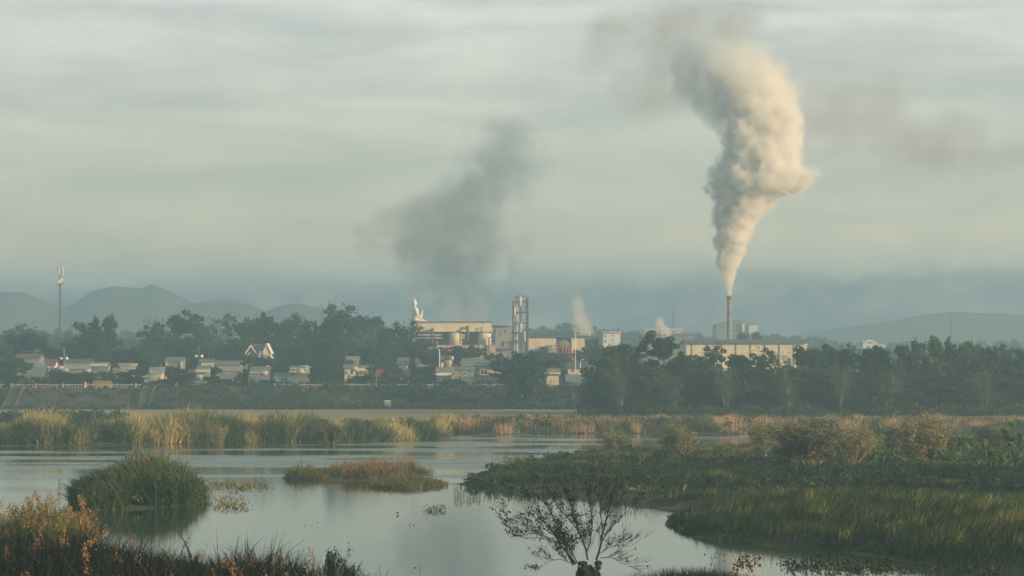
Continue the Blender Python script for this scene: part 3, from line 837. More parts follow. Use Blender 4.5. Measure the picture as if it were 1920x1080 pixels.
# low green growth behind the reeds
cs, rs = [], []
for i in range(520):
    px = r.uniform(-300, 1500); _, y0 = onz(px, shore_line(px)); y = y0 + r.uniform(4, 60); rad = r.uniform(.4, 1.0); x = X(px, y)
    cs.append((x, y, gz(x, y) + rad * .4)); rs.append(rad)
for i in range(160):                                   # the darker band of scrub at the left
    px = r.uniform(-300, 250); y = r.uniform(455, 500); rad = r.uniform(.8, 1.5); x = X(px, y); cs.append((x, y, gz(x, y) + rad * .55)); rs.append(rad)
tag(leafmass('shore_scrub', cs, rs, 60, .34, M['leaf_bush'], seed=8), 'low green scrub between the reeds and the dry field', 'scrub', kind='stuff')

# marsh grass on the right
r = np.random.default_rng(202)
P_ = inside_points(MARSH, 260000, r)
D_ = P_[:, 1]
rough = fbm(P_[:, 0], P_[:, 1], 6, 31)
fine = fbm(P_[:, 0], P_[:, 1], 1.6, 33)
front = np.clip((206 - D_) / 8, 0, 1)          # the tall near meadow
back = np.clip((D_ - 292) / 14, 0, 1)
lit_lawn = np.exp(-((D_ - 286 - 6 * (rough - .5)) / 6.0) ** 2)  # strip of short grass, with sunlight painted on as brighter tone
lump = fbm(P_[:, 0], P_[:, 1], 3.2, 37)
H_ = (.20 + .45 * rough) * (1 - front) * (1 - back) + front * (.24 + .95 * lump ** 1.2) + back * (.35 + .5 * rough)
H_ *= (1 - .5 * lit_lawn)
edge = sdf(P_, MARSH); H_ *= np.clip(.35 + edge * .25, .3, 1)
H_ *= r.uniform(.55, 1.2, len(H_))
T_ = np.clip(.20 + .9 * (rough - .42) + (fine - .5) * .8 + (lump - .5) * .9 - .04 * front + .26 * back + .42 * lit_lawn - .10 * ((D_ > 212) & (D_ < 275)) + .25 * np.exp(-((D_ - 204) / 3.0) ** 2) + r.normal(size=len(H_)) * .10, 0, 1)  # sunlight painted into tone on lawn, back bank and meadow rim; middle darker
mud = (fbm(P_[:, 0], P_[:, 1], 9, 35) > .47) & (D_ > 211) & (D_ < 238)
keep = ~mud | (r.uniform(size=len(mud)) < .25)
wd = .020 + .00016 * D_
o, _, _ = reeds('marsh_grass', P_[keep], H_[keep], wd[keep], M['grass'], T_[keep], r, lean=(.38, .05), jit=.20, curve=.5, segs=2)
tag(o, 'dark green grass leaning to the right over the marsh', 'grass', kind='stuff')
# broadleaved weeds within the marsh
cs, rs = [], []
Pm = inside_points(MARSH, 1600, r)
for x, y in Pm:
    if y < 222 or y > 345: continue
    rad = r.uniform(.18, .5); cs.append((x, y, gz(x, y) + rad * .5 + .15)); rs.append(rad)
tag(leafmass('marsh_weeds', cs, rs, 150, .22, M['leaf_bush'], seed=12), 'leafy green weeds among the marsh grass', 'weeds', kind='stuff')
# taller tussocks standing out of the near meadow and the back of the marsh
for poly, n, lab, hh, keepf in [(NEARM, 330, 'taller grass tussocks over the near meadow', (.7, 1.25), lambda c: c[:, 1] < 206),
                                (MARSH, 420, 'rough tussocks of mixed grass at the back of the marsh', (.5, 1.15), lambda c: (c[:, 1] > 288) & (c[:, 1] < 352)),
                                (MARSH, 260, 'scattered tussocks over the middle of the marsh', (.35, .75), lambda c: (c[:, 1] > 210) & (c[:, 1] < 285))]:
    cen = inside_points(poly, n * 5, r, False); cen = cen[keepf(cen)][:n]
    ht = r.uniform(hh[0], hh[1], len(cen)) * (.6 + .8 * fbm(cen[:, 0], cen[:, 1], 3, 91)); tn = np.clip(r.normal(.45, .28, len(cen)), 0, 1)
    P_, H_, T_, zo, out = tuft_field(cen, ht, tn, 30, np.full(len(cen), .45), r, .35, .3)
    o, _, _ = reeds('marsh_tussocks', P_, H_, np.full(len(P_), .045), M['grass'], T_, r, zoff=zo, out=out, lean=(.34, 0), jit=.14, curve=.6)
    tag(o, lab, 'grass', kind='stuff')
# sparse emergent stalks in the shallows by the marsh edge and lower right
def stalks(name, pts, lab, hs, r, mat, tone=(.1, .6), leaf=None):
    P2 = np.array(pts); h = r.uniform(hs[0], hs[1], len(P2))
    P = np.column_stack([P2, np.full(len(P2), -.05)])
    Vv, Qq, k2 = blades(P, h, np.full(len(P2), .035), r, lean=(.15, 0), jit=.35, curve=.7)
    T = np.repeat(r.uniform(tone[0], tone[1], len(P2)), k2)
    if leaf:
        k = r.integers(0, len(P2), leaf[0]); cen = P[k] + np.column_stack([r.normal(size=(leaf[0], 2)) * .22, h[k] * r.uniform(.1, 1.0, leaf[0])])
        v2, q2 = leaf_quads(cen, leaf[1], r); Qq = np.concatenate([Qq, q2 + len(Vv)]); Vv = np.concatenate([Vv, v2]); T = np.concatenate([T, np.repeat(r.uniform(tone[0], tone[1], leaf[0]), 4)])
    return tag(link(name, np_mesh(name, Vv, Qq, mat, T)), lab, 'water weeds', kind='stuff')
def scatter_px(n, x0, x1, y0, y1, r, pw=1.0): return [onz(r.uniform(x0, x1), y0 + (y1 - y0) * r.uniform() ** pw) for _ in range(n)]
pts = scatter_px(420, 850, 1020, 912, 942, r, 1.4) + scatter_px(160, 1090, 1250, 945, 965, r) + scatter_px(60, 850, 900, 930, 946, r)
stalks('water_weeds', pts, 'sparse stalks standing in the shallows left of the marsh', (.15, .45), r, M['grass'], (.1, .7))
pts = []
for cx, n in [(1345, 4), (1395, 14), (1405, 10), (1475, 16), (1500, 20), (1522, 24), (1545, 20), (1570, 26), (1590, 20), (1612, 30), (1640, 24), (1660, 16), (1690, 10), (1760, 10), (1800, 14), (1860, 20)]:
    pts += [onz(cx + r.normal() * 8, 1052 + (cx - 1350) * .055 + r.normal() * 5) for _ in range(n)]
stalks('water_weeds', pts, 'dark curling weeds standing in the water at the lower right', (.15, .50), r, M['reed_fore'], (0, .8), leaf=(900, .13))
pts = scatter_px(130, 390, 500, 905, 918, r) + scatter_px(70, 400, 460, 930, 955, r) + scatter_px(24, 800, 828, 955, 960, r) + [onz(770, 985), onz(745, 965), onz(585, 985), onz(788, 1065), onz(778, 1062), onz(580, 1035), onz(1290, 1000), onz(960, 1000)]
stalks('water_weeds', pts, 'floating brown weed trail right of the near reed island', (.12, .5), r, M['grass_island'], (.2, .9), leaf=(700, .14))

# ------------------------------------------------------------------ the small reed islands and the near bank
r = np.random.default_rng(303)
def clumped(poly, n, r, s=1.2, seed=1):
    P = inside_points(poly, n * 2, r, False); k = fbm(P[:, 0], P[:, 1], s, seed)
    return P[np.argsort(-(k + r.uniform(0, .5, len(k))))[:n]]
def plumes(name, P, h, r, frac, size, lab=None):
    """fluffy seed heads over the tops of the tallest stems"""
    k = np.where(r.uniform(size=len(P)) < frac)[0]
    cen = []
    for j in k:
        top = P[j] + np.array([.22 * h[j], 0, h[j] * r.uniform(.92, 1.04)])
        m = 16
        cen.append(top + r.normal(size=(m, 3)) * np.array([.09, .09, .15]) * size)
    cen = np.concatenate(cen)
    Vv, Qq = leaf_quads(cen, .10 * size, r)
    return Vv, Qq, np.repeat(r.uniform(0, 1, len(cen)), 4)
def px_of(P): return P[:, 0] / P[:, 1] * F + 960
def reed_bed(name, lab, poly, n, per, hfun, mat, tfun, wd, rad, plume_frac, plume_size, plume_lab, hmin, splay=.4, side=.6, seed=1, logy=False, lx=.10):
    cen = inside_points(poly, n, r, logy); cen = cen[np.abs(cen[:, 0]) < cen[:, 1] * .19 + 3]
    ht = hfun(cen) * (.62 + .62 * fbm(cen[:, 0], cen[:, 1], .9, seed)) * r.uniform(.75, 1.12, len(cen))
    tn = tfun(cen, ht)
    P, H, T, zo, out = tuft_field(cen, ht, tn, per, np.full(len(cen), rad), r, splay, side)
    o, PP, HH = reeds(name, P, H, np.full(len(P), wd), mat, T, r, zoff=zo, out=out, lean=(lx, -.06), jit=.12, curve=.65, segs=4)
    tag(o, lab, 'reeds', kind='stuff')
    if plume_frac:
        k = np.where((H + zo > hmin) & (r.uniform(size=len(P)) < plume_frac) & (zo == 0))[0]
        base = np.column_stack([P[k], gzs(P[k])]); d = out[k] + np.array([lx, -.06])
        cen2 = []
        for q, hh, dd in zip(base, H[k], d):
            top = q + np.array([dd[0] * hh, dd[1] * hh, hh * r.uniform(.90, .98)]); m = int(40 * plume_size)
            cen2.append(top + r.normal(size=(m, 3)) * np.array([.07, .07, .13]) * plume_size + np.array([.06, 0, .03]))
        cen2 = np.concatenate(cen2); V2, Q2 = leaf_quads(cen2, .052 * plume_size, r, aspect=1.8)
        tag(link('reed_plumes', np_mesh('reed_plumes', V2, Q2, M['plume'], np.repeat(r.uniform(0, 1, len(cen2)), 4))), plume_lab, 'reeds', kind='stuff')
def noise_tone(m, a, s_, sd): return lambda c, h: np.clip(m + (fbm(c[:, 0], c[:, 1], s_, sd) - .5) * a, 0, 1)
reed_bed('island_reeds', 'humped island of dark green reeds in the river', ISLE_A, 420, 50,
         lambda c: np.interp(px_of(c), [130, 150, 200, 240, 290, 330, 360, 388], [1.1, 1.7, 1.8, 2.5, 3.0, 2.6, 1.9, .8]), M['reed_green'], noise_tone(.38, 1.5, 1.6, 41), .075, .42,
         .022, 1.0, 'brown seed heads over the humped reed island', 1.8, splay=.62, side=.72, seed=44, lx=-.22)
reed_bed('island_reeds', 'low island of russet topped reeds in mid river', ISLE_B, 210, 26,
         lambda c: np.interp(px_of(c), [528, 560, 600, 640, 700, 760, 800], [.7, .95, .6, 1.1, 1.15, 1.2, .7]), M['grass_island'], noise_tone(.42, 1.0, 1.5, 51), .055, .32,
         .30, .8, 'russet seed heads over the low mid river island', .62, splay=.3, seed=55)
cs, rs = [], []
for x, y in inside_points(ISLE_A, 150, r, False):
    px = x / y * F + 960; e_ = float(np.interp(px, [130, 150, 200, 240, 290, 330, 360, 388], [.9, 1.3, 1.4, 1.8, 2.1, 1.9, 1.3, .5]))
    cs.append((x, y, gz(x, y) + e_ * r.uniform(.1, .62))); rs.append(r.uniform(.25, .5))
tag(leafmass('island_weeds', cs, rs, 210, .16, M['reed_green'], seed=18), 'leafy creepers tangled through the humped reed island', 'weeds', kind='stuff')
P_ = np.concatenate([inside_points(ISLE_C, 2600, r, False), inside_points(wpoly([(620, 903), (700, 908), (840, 912), (800, 918), (690, 914)]), 300, r, False)])
H_ = r.uniform(.15, .45, len(P_)); T_ = np.clip(r.normal(.35, .2, len(P_)), 0, 1)
o, _, _ = reeds('island_grass', P_, H_, np.full(len(P_), .05), M['grass_island'], T_, r, lean=(.2, 0), jit=.25)
tag(o, 'flat grassy islet right of the russet reeds', 'grass', kind='stuff')
def near_h(c):
    need = np.interp(px_of(c), [-100, 20, 60, 150, 200, 260, 330, 420, 480, 540, 600, 640, 690, 720], [1005, 1035, 1000, 985, 1000, 1015, 1036, 1036, 1016, 1034, 1052, 1068, 1082, 1095])
    return np.clip((CAMZ + (690 - need) / F * c[:, 1] - gzs(c)) * 1.08, .4, 3.4)
reed_bed('bank_reeds', 'very dark tangled reeds on the near left bank', FORE, 900, 50, near_h, M['reed_fore'], noise_tone(.10, 1.5, 1.2, 67), .045, .42,
         .014, 1.0, 'brown fluffy seed heads over the near left bank', 1.5, seed=66)
def left_h(c):
    need = np.interp(px_of(c), [-200, 0, 30, 60, 90, 120, 148, 160], [955, 965, 945, 932, 942, 955, 965, 1005])
    return np.clip((CAMZ + (690 - need) / F * c[:, 1] - gzs(c)) * 1.05, .3, 3.2)
reed_bed('bank_reeds', 'orange tinged reed clump at the left edge above the near bank', LEFT, 300, 44, left_h, M['reed_green'], noise_tone(.58, 1.6, 1.2, 71), .05, .40,
         .15, 1.1, 'orange seed heads over the left edge reed clump', 1.2, seed=72)
# grass tuft at the bottom middle
P_ = inside_points(TUFT, 9000, r, False)
H_ = r.uniform(.25, .85, len(P_)); T_ = np.clip(r.normal(.15, .12, len(P_)), 0, 1)
o, _, _ = reeds('bank_grass', P_, H_, np.full(len(P_), .028), M['reed_fore'], T_, r, lean=(-.15, 0), jit=.28, curve=.6, segs=3)
tag(o, 'dark spiky grass tuft at the bottom edge right of the bare tree', 'grass', kind='stuff')

# ------------------------------------------------------------------ shrubs, banana plants, the bare foreground tree
def twig_shrub(seed, leafmat, barkmat, leaves=1500, stems=11, H=4.5, W=4.5, lsize=.16, levels=3, single=False, spread=1.0):
    """many-stemmed shrub; foot at origin"""
    rd = random.Random(seed); r = np.random.default_rng(seed)
    wood = MB(); tips = []
    def grow(p, d, L, rad, lev):
        q = p; pts = [p]; dd = d.copy()
        for i in range(3):
            dd = (dd + Vector((rd.uniform(-.16, .16), rd.uniform(-.16, .16), rd.uniform(-.02, .12)))).normalized()
            q = q + dd * L / 3; pts.append(q)
        wood.tube(pts, [rad, rad * .85, rad * .7, rad * .45], 5 if lev == 0 else 3)
        tips.append(pts[2]); tips.append(pts[3])
        if lev < levels:
            for k in range(rd.randint(3, 4)):
                j = rd.choice([1, 2, 3, 3]); nd_ = (dd + Vector((rd.uniform(-.7, .7), rd.uniform(-.7, .7), rd.uniform(-.15, .45)))).normalized()
                grow(pts[j], nd_, L * rd.uniform(.45, .75), rad * .5, lev + 1)
    if single:
        wood.tube([(0, 0, -.3), (.05, 0, H * .18), (0, 0, H * .3)], [.13, .11, .09], 6)
    for s in range(stems):
        a = 2 * math.pi * s / stems + rd.uniform(-.3, .3); t = rd.uniform(.1, .85) * spread
        b = Vector((math.cos(a) * .15, math.sin(a) * .15, H * .26 if single else -.1))
        d = Vector((math.cos(a) * t * W / H, math.sin(a) * t * W / H, 1)).normalized()
        grow(b, d, H * (.36 if single else .46) * rd.uniform(.8, 1.1), .05 * H / 4.5, 0)
    tp = np.array([tuple(t) for t in tips])
    k = r.integers(0, len(tp), leaves)
    cen = tp[k] + r.normal(size=(leaves, 3)) * .17
    v, q = leaf_quads(cen, lsize, r)
    return wood.mesh('stems', barkmat, True), np_mesh('foliage', v, q, leafmat, np.repeat(np.clip(r.normal(.5, .25, leaves), 0, 1), 4)), float(tp[:, 2].max()), float(np.abs(tp[:, 0]).max() * 2)
M['twig_gold'] = solid('pale_twigs', (.34, .29, .19), .9, .4, 2)
SH = {
    'gold': [twig_shrub(s, M['leaf_dry'], M['twig_gold'], 5200, 12, lsize=.15) for s in (1, 2)],
    'dull': [twig_shrub(s, M['leaf_olive'], M['twig_gold'], 5200, 12, lsize=.17) for s in (3, 4)],
    'tree': [twig_shrub(5, M['leaf_dry'], M['bark_pale'], 2600, 8, single=True, lsize=.15)],
    'thin': [twig_shrub(6, M['leaf_dry'], M['bark'], 500, 7, levels=2, lsize=.15)],
}
def shrub(kind, px, base, top, w, lab, name='shrub'):
    i = cnt.get('s' + kind, 0); cnt['s' + kind] = i + 1
    sm, fm, hh, ww = SH[kind][i % len(SH[kind])]
    x, y = onz(px, base, .45); z = gz(x, y)
    o = empty(name, (x, y, z - .05), lab, 'shrub' if name == 'shrub' else 'tree', 'shrubs on the marsh', rz=px * .7 % 6.28)
    o.scale = (w * mpp(y) / ww * 1.3, w * mpp(y) / ww * 1.3, (base - top) * mpp(y) / hh)
    link('stems', sm, o); link('foliage', fm, o)
for a in [('gold', 1155, 846, 792, 62, 'small golden shrub at the left of the marsh shore'),
          ('thin', 1103, 850, 818, 44, 'sparse little shrub left of the golden one'),
          ('gold', 1277, 858, 785, 84, 'rounded golden shrub in the middle of the marsh shore'),
          ('thin', 1210, 846, 812, 40, 'thin twiggy shrub between the two golden shrubs'),
          ('thin', 960, 876, 842, 56, 'low sparse shrub on the left tip of the marsh'),
          ('dull', 1520, 878, 782, 120, 'wide dull olive shrub, left one of the big pair'),
          ('gold', 1600, 874, 786, 100, 'wide tawny shrub, right one of the big pair'),
          ('dull', 1482, 874, 806, 60, 'smaller olive shrub at the left foot of the big pair'),
          ('gold', 1722, 872, 764, 112, 'tall golden fan shaped shrub left of the banana plants'),
          ('dull', 1690, 868, 790, 70, 'greenish shrub behind the tall fan shaped one'),
          ('dull', 1765, 862, 806, 60, 'low green shrub right of the fan shaped one'),
          ('dull', 618, 826, 768, 46, 'dark green bush among the far shore reeds'),
          ('gold', 405, 828, 768, 50, 'straw bush sticking out of the left far shore reeds'),
          ('gold', 840, 814, 792, 20, 'little bush on the far shore point'),
          ('dull', 500, 800, 782, 30, 'small green bush behind the left reeds'),
          ('dull', 1860, 850, 790, 60, 'bush behind the right banana plants')]:
    shrub(*a)
SH['black'] = [twig_shrub(7, M['leaf_black'], M['bark_black'], 2600, 9, H=4.5, W=3.2, lsize=.17), twig_shrub(8, M['leaf_black'], M['bark_black'], 1800, 8, H=4.5, W=3.2, lsize=.17)]
for px, ptop, w, lab in [(632, 1027, 54, 'dark leafy shrub standing up at the right end of the near bank'), (660, 1042, 30, 'slimmer dark shrub just right of the leafy one on the near bank'), (684, 1066, 26, 'small dark bush, last on the near bank before open water')]:
    sm, fm, hh, ww = SH['black'][1 if w < 50 else 0]; D0 = 121.0; x = X(px, D0); z = gz(x, D0)
    o = empty('shrub', (x, D0, z), lab, 'shrub', 'shrubs on the near bank', rz=px); kx = w * mpp(D0) / ww * 1.2
    o.scale = (kx, kx, (Z(ptop, D0) - z) / hh); link('stems', sm, o); link('foliage', fm, o)
shrub('tree', 1435, 868, 790, 72, 'small tree with a reddish bare trunk on the marsh shore', 'small_tree')

def banana_variant(seed):
    rd = random.Random(seed); r = np.random.default_rng(seed)
    st_ = MB().tube([(0, 0, -.2), (.03, 0, .6), (0, 0, 1.25)], [.12, .10, .07], 7).mesh('stem', M['bark'], True)
    lv = []
    n = 9
    for i in range(n):
        a = 2 * math.pi * i / n + rd.uniform(-.3, .3); up = rd.uniform(.55, 1.5); L = rd.uniform(1.3, 2.0)
        V, Q = [], []
        seg = 9
        for k in range(seg + 1):
            t = k / seg
            out = L * t * (1 - .10 * t) * math.cos(up * .75); z = 1.15 + L * (1.35 * math.sin(up) * t - (1.0 - .35 * (up - .6)) * t * t * .85)
            wv = .24 * math.sin(math.pi * min(1, t * .92 + .06)) ** .6 * (1 if k % 3 else .8)
            c = Vector((math.cos(a) * out, math.sin(a) * out, z)); sd = Vector((-math.sin(a), math.cos(a), 0))
            V += [tuple(c - sd * wv - Vector((0, 0, .10))), tuple(c), tuple(c + sd * wv - Vector((0, 0, .10)))]
            if k:
                b = 3 * (k - 1); Q += [(b, b + 1, b + 4, b + 3), (b + 1, b + 2, b + 5, b + 4)]
        lv.append(np_mesh('leaf', V, Q, M['banana'], np.full(len(V), rd.uniform(.1, 1))))
    return st_, lv
BV = [banana_variant(s) for s in (1, 2, 3)]
def banana(px, base, h, lab, i):
    x, y = onz(px, base, .45); z = gz(x, y); s = h * mpp(y) / 3.1
    o = empty('banana_plant', (x, y, z), lab, 'banana plant', 'banana plants on the marsh', rz=px)
    o.scale = (s, s, s); a, b = BV[i % 3]; link('stem', a, o)
    for m in b: link('leaf', m, o)
for i, (px, base, h, lab) in enumerate([
    (1800, 862, 72, 'tall banana plant with splayed dark leaves'), (1822, 858, 52, 'shorter banana plant leaning against the tall one'),
    (1893, 865, 100, 'tallest banana plant at the right edge'), (1912, 872, 76, 'banana plant cut by the right edge'),
    (1848, 866, 44, 'banana plant between the two tall ones'), (1775, 868, 50, 'banana plant left of the tall splayed one'),
    (1662, 880, 44, 'low banana plant with a bright leaf right of the tawny shrub'), (1680, 884, 40, 'low dark banana plant beside the bright leafed one'),
    (1640, 884, 32, 'lowest banana plant in front of the tawny shrub'), (1745, 880, 38, 'low banana plant right of the fan shaped shrub'),
    (1768, 884, 44, 'low banana plant with an upright bright leaf'), (1800, 884, 36, 'low banana plant before the tall splayed one'),
    (1826, 884, 36, 'low banana plant in the middle of the right row'), (1858, 884, 42, 'low yellowish banana plant in the right row'),
    (1880, 886, 40, 'low banana plant under the tallest one'), (1905, 888, 40, 'low banana plant in the bottom right of the row'), (1715, 884, 30, 'small banana plant at the foot of the fan shaped shrub')]):
    banana(px, base, h * (1.35 if h < 50 else 1.0), lab, i)

# the nearly leafless tree in the foreground, built bough by bough
def bare_tree():
    rd = random.Random(42); r = np.random.default_rng(42)
    D = onz(1090, 1092, .0)[1]; k = mpp(D)
    x0 = X(1090, D); zb = 0.0
    wood = MB(); stump = MB(); tips = []
    def p(px, py, dy=0.0): x, y, z = at(px, py, D + dy); return Vector((x - x0, dy, z - zb))
    def twig(q, d, L, rad, lev):
        pts = [q]; dd = d.copy()
        for i in range(4):
            dd = (dd + Vector((rd.uniform(-.13, .13), rd.uniform(-.15, .15), rd.uniform(-.04, .09)))).normalized(); pts.append(pts[-1] + dd * L / 4)
        wood.tube(pts, [rad, rad * .85, rad * .7, rad * .55, rad * .3], 4)
        tips.extend(pts[1:])
        if lev < 2:
            for i in range(5 if lev == 0 else 3):
                j = rd.choice([1, 2, 3]); s = rd.choice([-1, 1])
                nd_ = (dd + Vector((s * rd.uniform(.15, .6), rd.uniform(-.5, .5), rd.uniform(-.05, .3)))).normalized()
                twig(pts[j], nd_, L * rd.uniform(.4, .75), rad * .55, lev + 1)
    boughs = [([(1075, 1060), (1062, 1035), (1045, 1018), (1012, 1008), (985, 1010)], .055), ([(1078, 1058), (1060, 1030), (1035, 1010), (1000, 1000), (965, 1005)], .06),
              ([(1080, 1058), (1062, 1025), (1040, 1000), (1015, 975), (990, 945)], .05), ([(1082, 1055), (1065, 1020), (1045, 985), (1030, 955), (1010, 930)], .045),
              ([(1102, 1050), (1098, 1030), (1092, 1010), (1080, 990), (1060, 965), (1040, 945)], .065), ([(1100, 1035), (1107, 1015), (1110, 985), (1108, 950), (1100, 920)], .045),
              ([(1118, 1050), (1126, 1025), (1130, 1000), (1138, 970), (1144, 945), (1148, 918)], .075), ([(1128, 1015), (1145, 990), (1165, 970), (1185, 950)], .05),
              ([(1120, 1040), (1140, 1028), (1160, 1022), (1185, 1024)], .035), ([(1125, 1046), (1145, 1045), (1165, 1055), (1182, 1062)], .032),
              ([(1092, 1000), (1075, 975), (1070, 945), (1060, 920)], .035), ([(1130, 990), (1125, 960), (1128, 930), (1120, 905)], .035),
              ([(1072, 1056), (1050, 1048), (1030, 1052), (1010, 1066)], .03), ([(1136, 975), (1155, 950), (1170, 925)], .032), ([(1050, 1008), (1015, 990), (975, 985), (945, 975)], .035)]
    for pts, rad in boughs:
        dy = rd.uniform(-.8, .8)
        q = [p(a, b, dy * i / (len(pts) - 1)) for i, (a, b) in enumerate(pts)]
        rad *= .6; n = len(q); wood.tube(q, [rad * (1 - .65 * i / (n - 1)) for i in range(n)], 6)
        for i in range(1, n):
            dd = (q[i] - q[i - 1]).normalized()
            for j in range(4):
                s = rd.choice([-1, 1]); side = Vector((s * rd.uniform(.1, .6), rd.uniform(-.6, .6), rd.uniform(.2, 1.1)))
                st0 = q[i - 1].lerp(q[i], rd.uniform(.2, 1))
                twig(st0, (dd + side).normalized(), rd.uniform(.5, 1.05), .008, 0)
    # swollen pollarded stump with hanging roots and caught debris
    stump.tube([p(1104, 1100), p(1102, 1078), p(1100, 1060)], [.34, .34, .22], 12)
    for i in range(10):
        a = rd.uniform(0, 6.28); q = p(rd.uniform(1082, 1122), rd.uniform(1056, 1074)); q.y += math.sin(a) * .3
        stump.ball((q.x, q.y, q.z), (rd.uniform(.10, .19), .2, rd.uniform(.08, .16)), 8, 6)
    for i in range(46):
        q = p(rd.uniform(1080, 1124), 1066 + rd.uniform(-6, 8)); q.y = rd.uniform(-.4, .4)
        stump.tube([q, q + Vector((rd.uniform(-.15, .15), rd.uniform(-.1, .1), -.5)), q + Vector((rd.uniform(-.3, .3), rd.uniform(-.1, .1), -1.15))], [.03, .022, .012], 4)
    root = empty('bare_tree', (x0, D, zb), 'nearly leafless dark tree spreading from a swollen stump at the bottom', 'tree')
    wood.build('branches', M['bark_black'], root, True); stump.build('trunk', M['bark_black'], root, True)
    tp = np.array([tuple(t) for t in tips]); n = 2700
    wgt = np.where(tp[:, 0] < .4, 1.6, .55) * np.exp(-((tp[:, 2] - 2.2) / 2.2) ** 2); wgt /= wgt.sum()
    kk = r.choice(len(tp), 700, p=wgt); kk = r.choice(kk, n)
    cen = tp[kk] + r.normal(size=(n, 3)) * .07
    v, q = leaf_quads(cen, .085, r)
    link('leaves', np_mesh('leaves', v, q, M['leaf_black'], np.repeat(r.uniform(0, 1, n), 4)), root)
bare_tree()
# driftwood log and young shoot on the mud
x, y = onz(1190, 925, .3); z = gz(x, y)
lg = MB().tube([(-.7, 0, .2), (-.3, .05, .24), (.2, 0, .16), (.9, .1, .10)], [.16, .13, .10, .04], 8).tube([(-.5, 0, .25), (-.65, .1, .6)], [.07, .03], 6).tube([(.1, 0, .2), (.35, -.2, .45)], [.05, .02], 6)
o = lg.build('driftwood', M['bark_pale'], None, True); o.location = (x, y, z); tag(o, 'pale driftwood log lying on the mud bank', 'log')
x, y = onz(1281, 932, .4); z = gz(x, y)
root = empty('banana_shoot', (x, y, z), 'young upright banana shoot with one bright leaf on the mud', 'plant')
MB().tube([(0, 0, -.1), (.02, 0, .5)], [.05, .035], 6).build('stem', M['bark_pale'], root)
V = []; Q = []
for k in range(7):
    t = k / 6; wv = .10 * math.sin(math.pi * min(1, t * .9 + .08)); V += [(-wv + .25 * t, 0, .45 + .5 * t), (.25 * t, .02, .45 + .52 * t), (wv + .25 * t, 0, .45 + .5 * t)]
    if k: b = 3 * (k - 1); Q += [(b, b + 1, b + 4, b + 3), (b + 1, b + 2, b + 5, b + 4)]
link('leaf', np_mesh('leaf', V, Q, M['banana'], np.full(len(V), 1.0)), root)

# ------------------------------------------------------------------ riverside houses
GZ0 = 4.9
def frame_of(x0, x1, D):
    xc = (X(x0, D) + X(x1, D)) / 2
    return xc, lambda px: X(px, D) - xc, lambda py: Z(py, D) - GZ0
def opening(root, kind, a0, a1, z0, z1, framemat, y=0.0, sub=True):
    """window or door let into the front wall: frame stands proud, pane or leaf set back"""
    f = MB(); t = .09
    f.box(a0 - t, a0, y - .07, y + .10, z0 - t, z1 + t).box(a1, a1 + t, y - .07, y + .10, z0 - t, z1 + t)
    f.box(a0, a1, y - .07, y + .10, z1, z1 + t)
    if kind == 'window': f.box(a0, a1, y - .10, y + .10, z0 - t, z0)
    o = f.build(kind, framemat, root)
    if kind == 'window':
        (MB().box(a0, a1, y - .035, y - .015, z0, z1)).build('pane', M['glass'], o)
        MB().box((a0 + a1) / 2 - .03, (a0 + a1) / 2 + .03, y - .06, y - .037, z0, z1).build('mullion', framemat, o)
    else:
        MB().box(a0, a1, y - .04, y - .015, z0, z1).build('door_leaf', M['dark'], o)
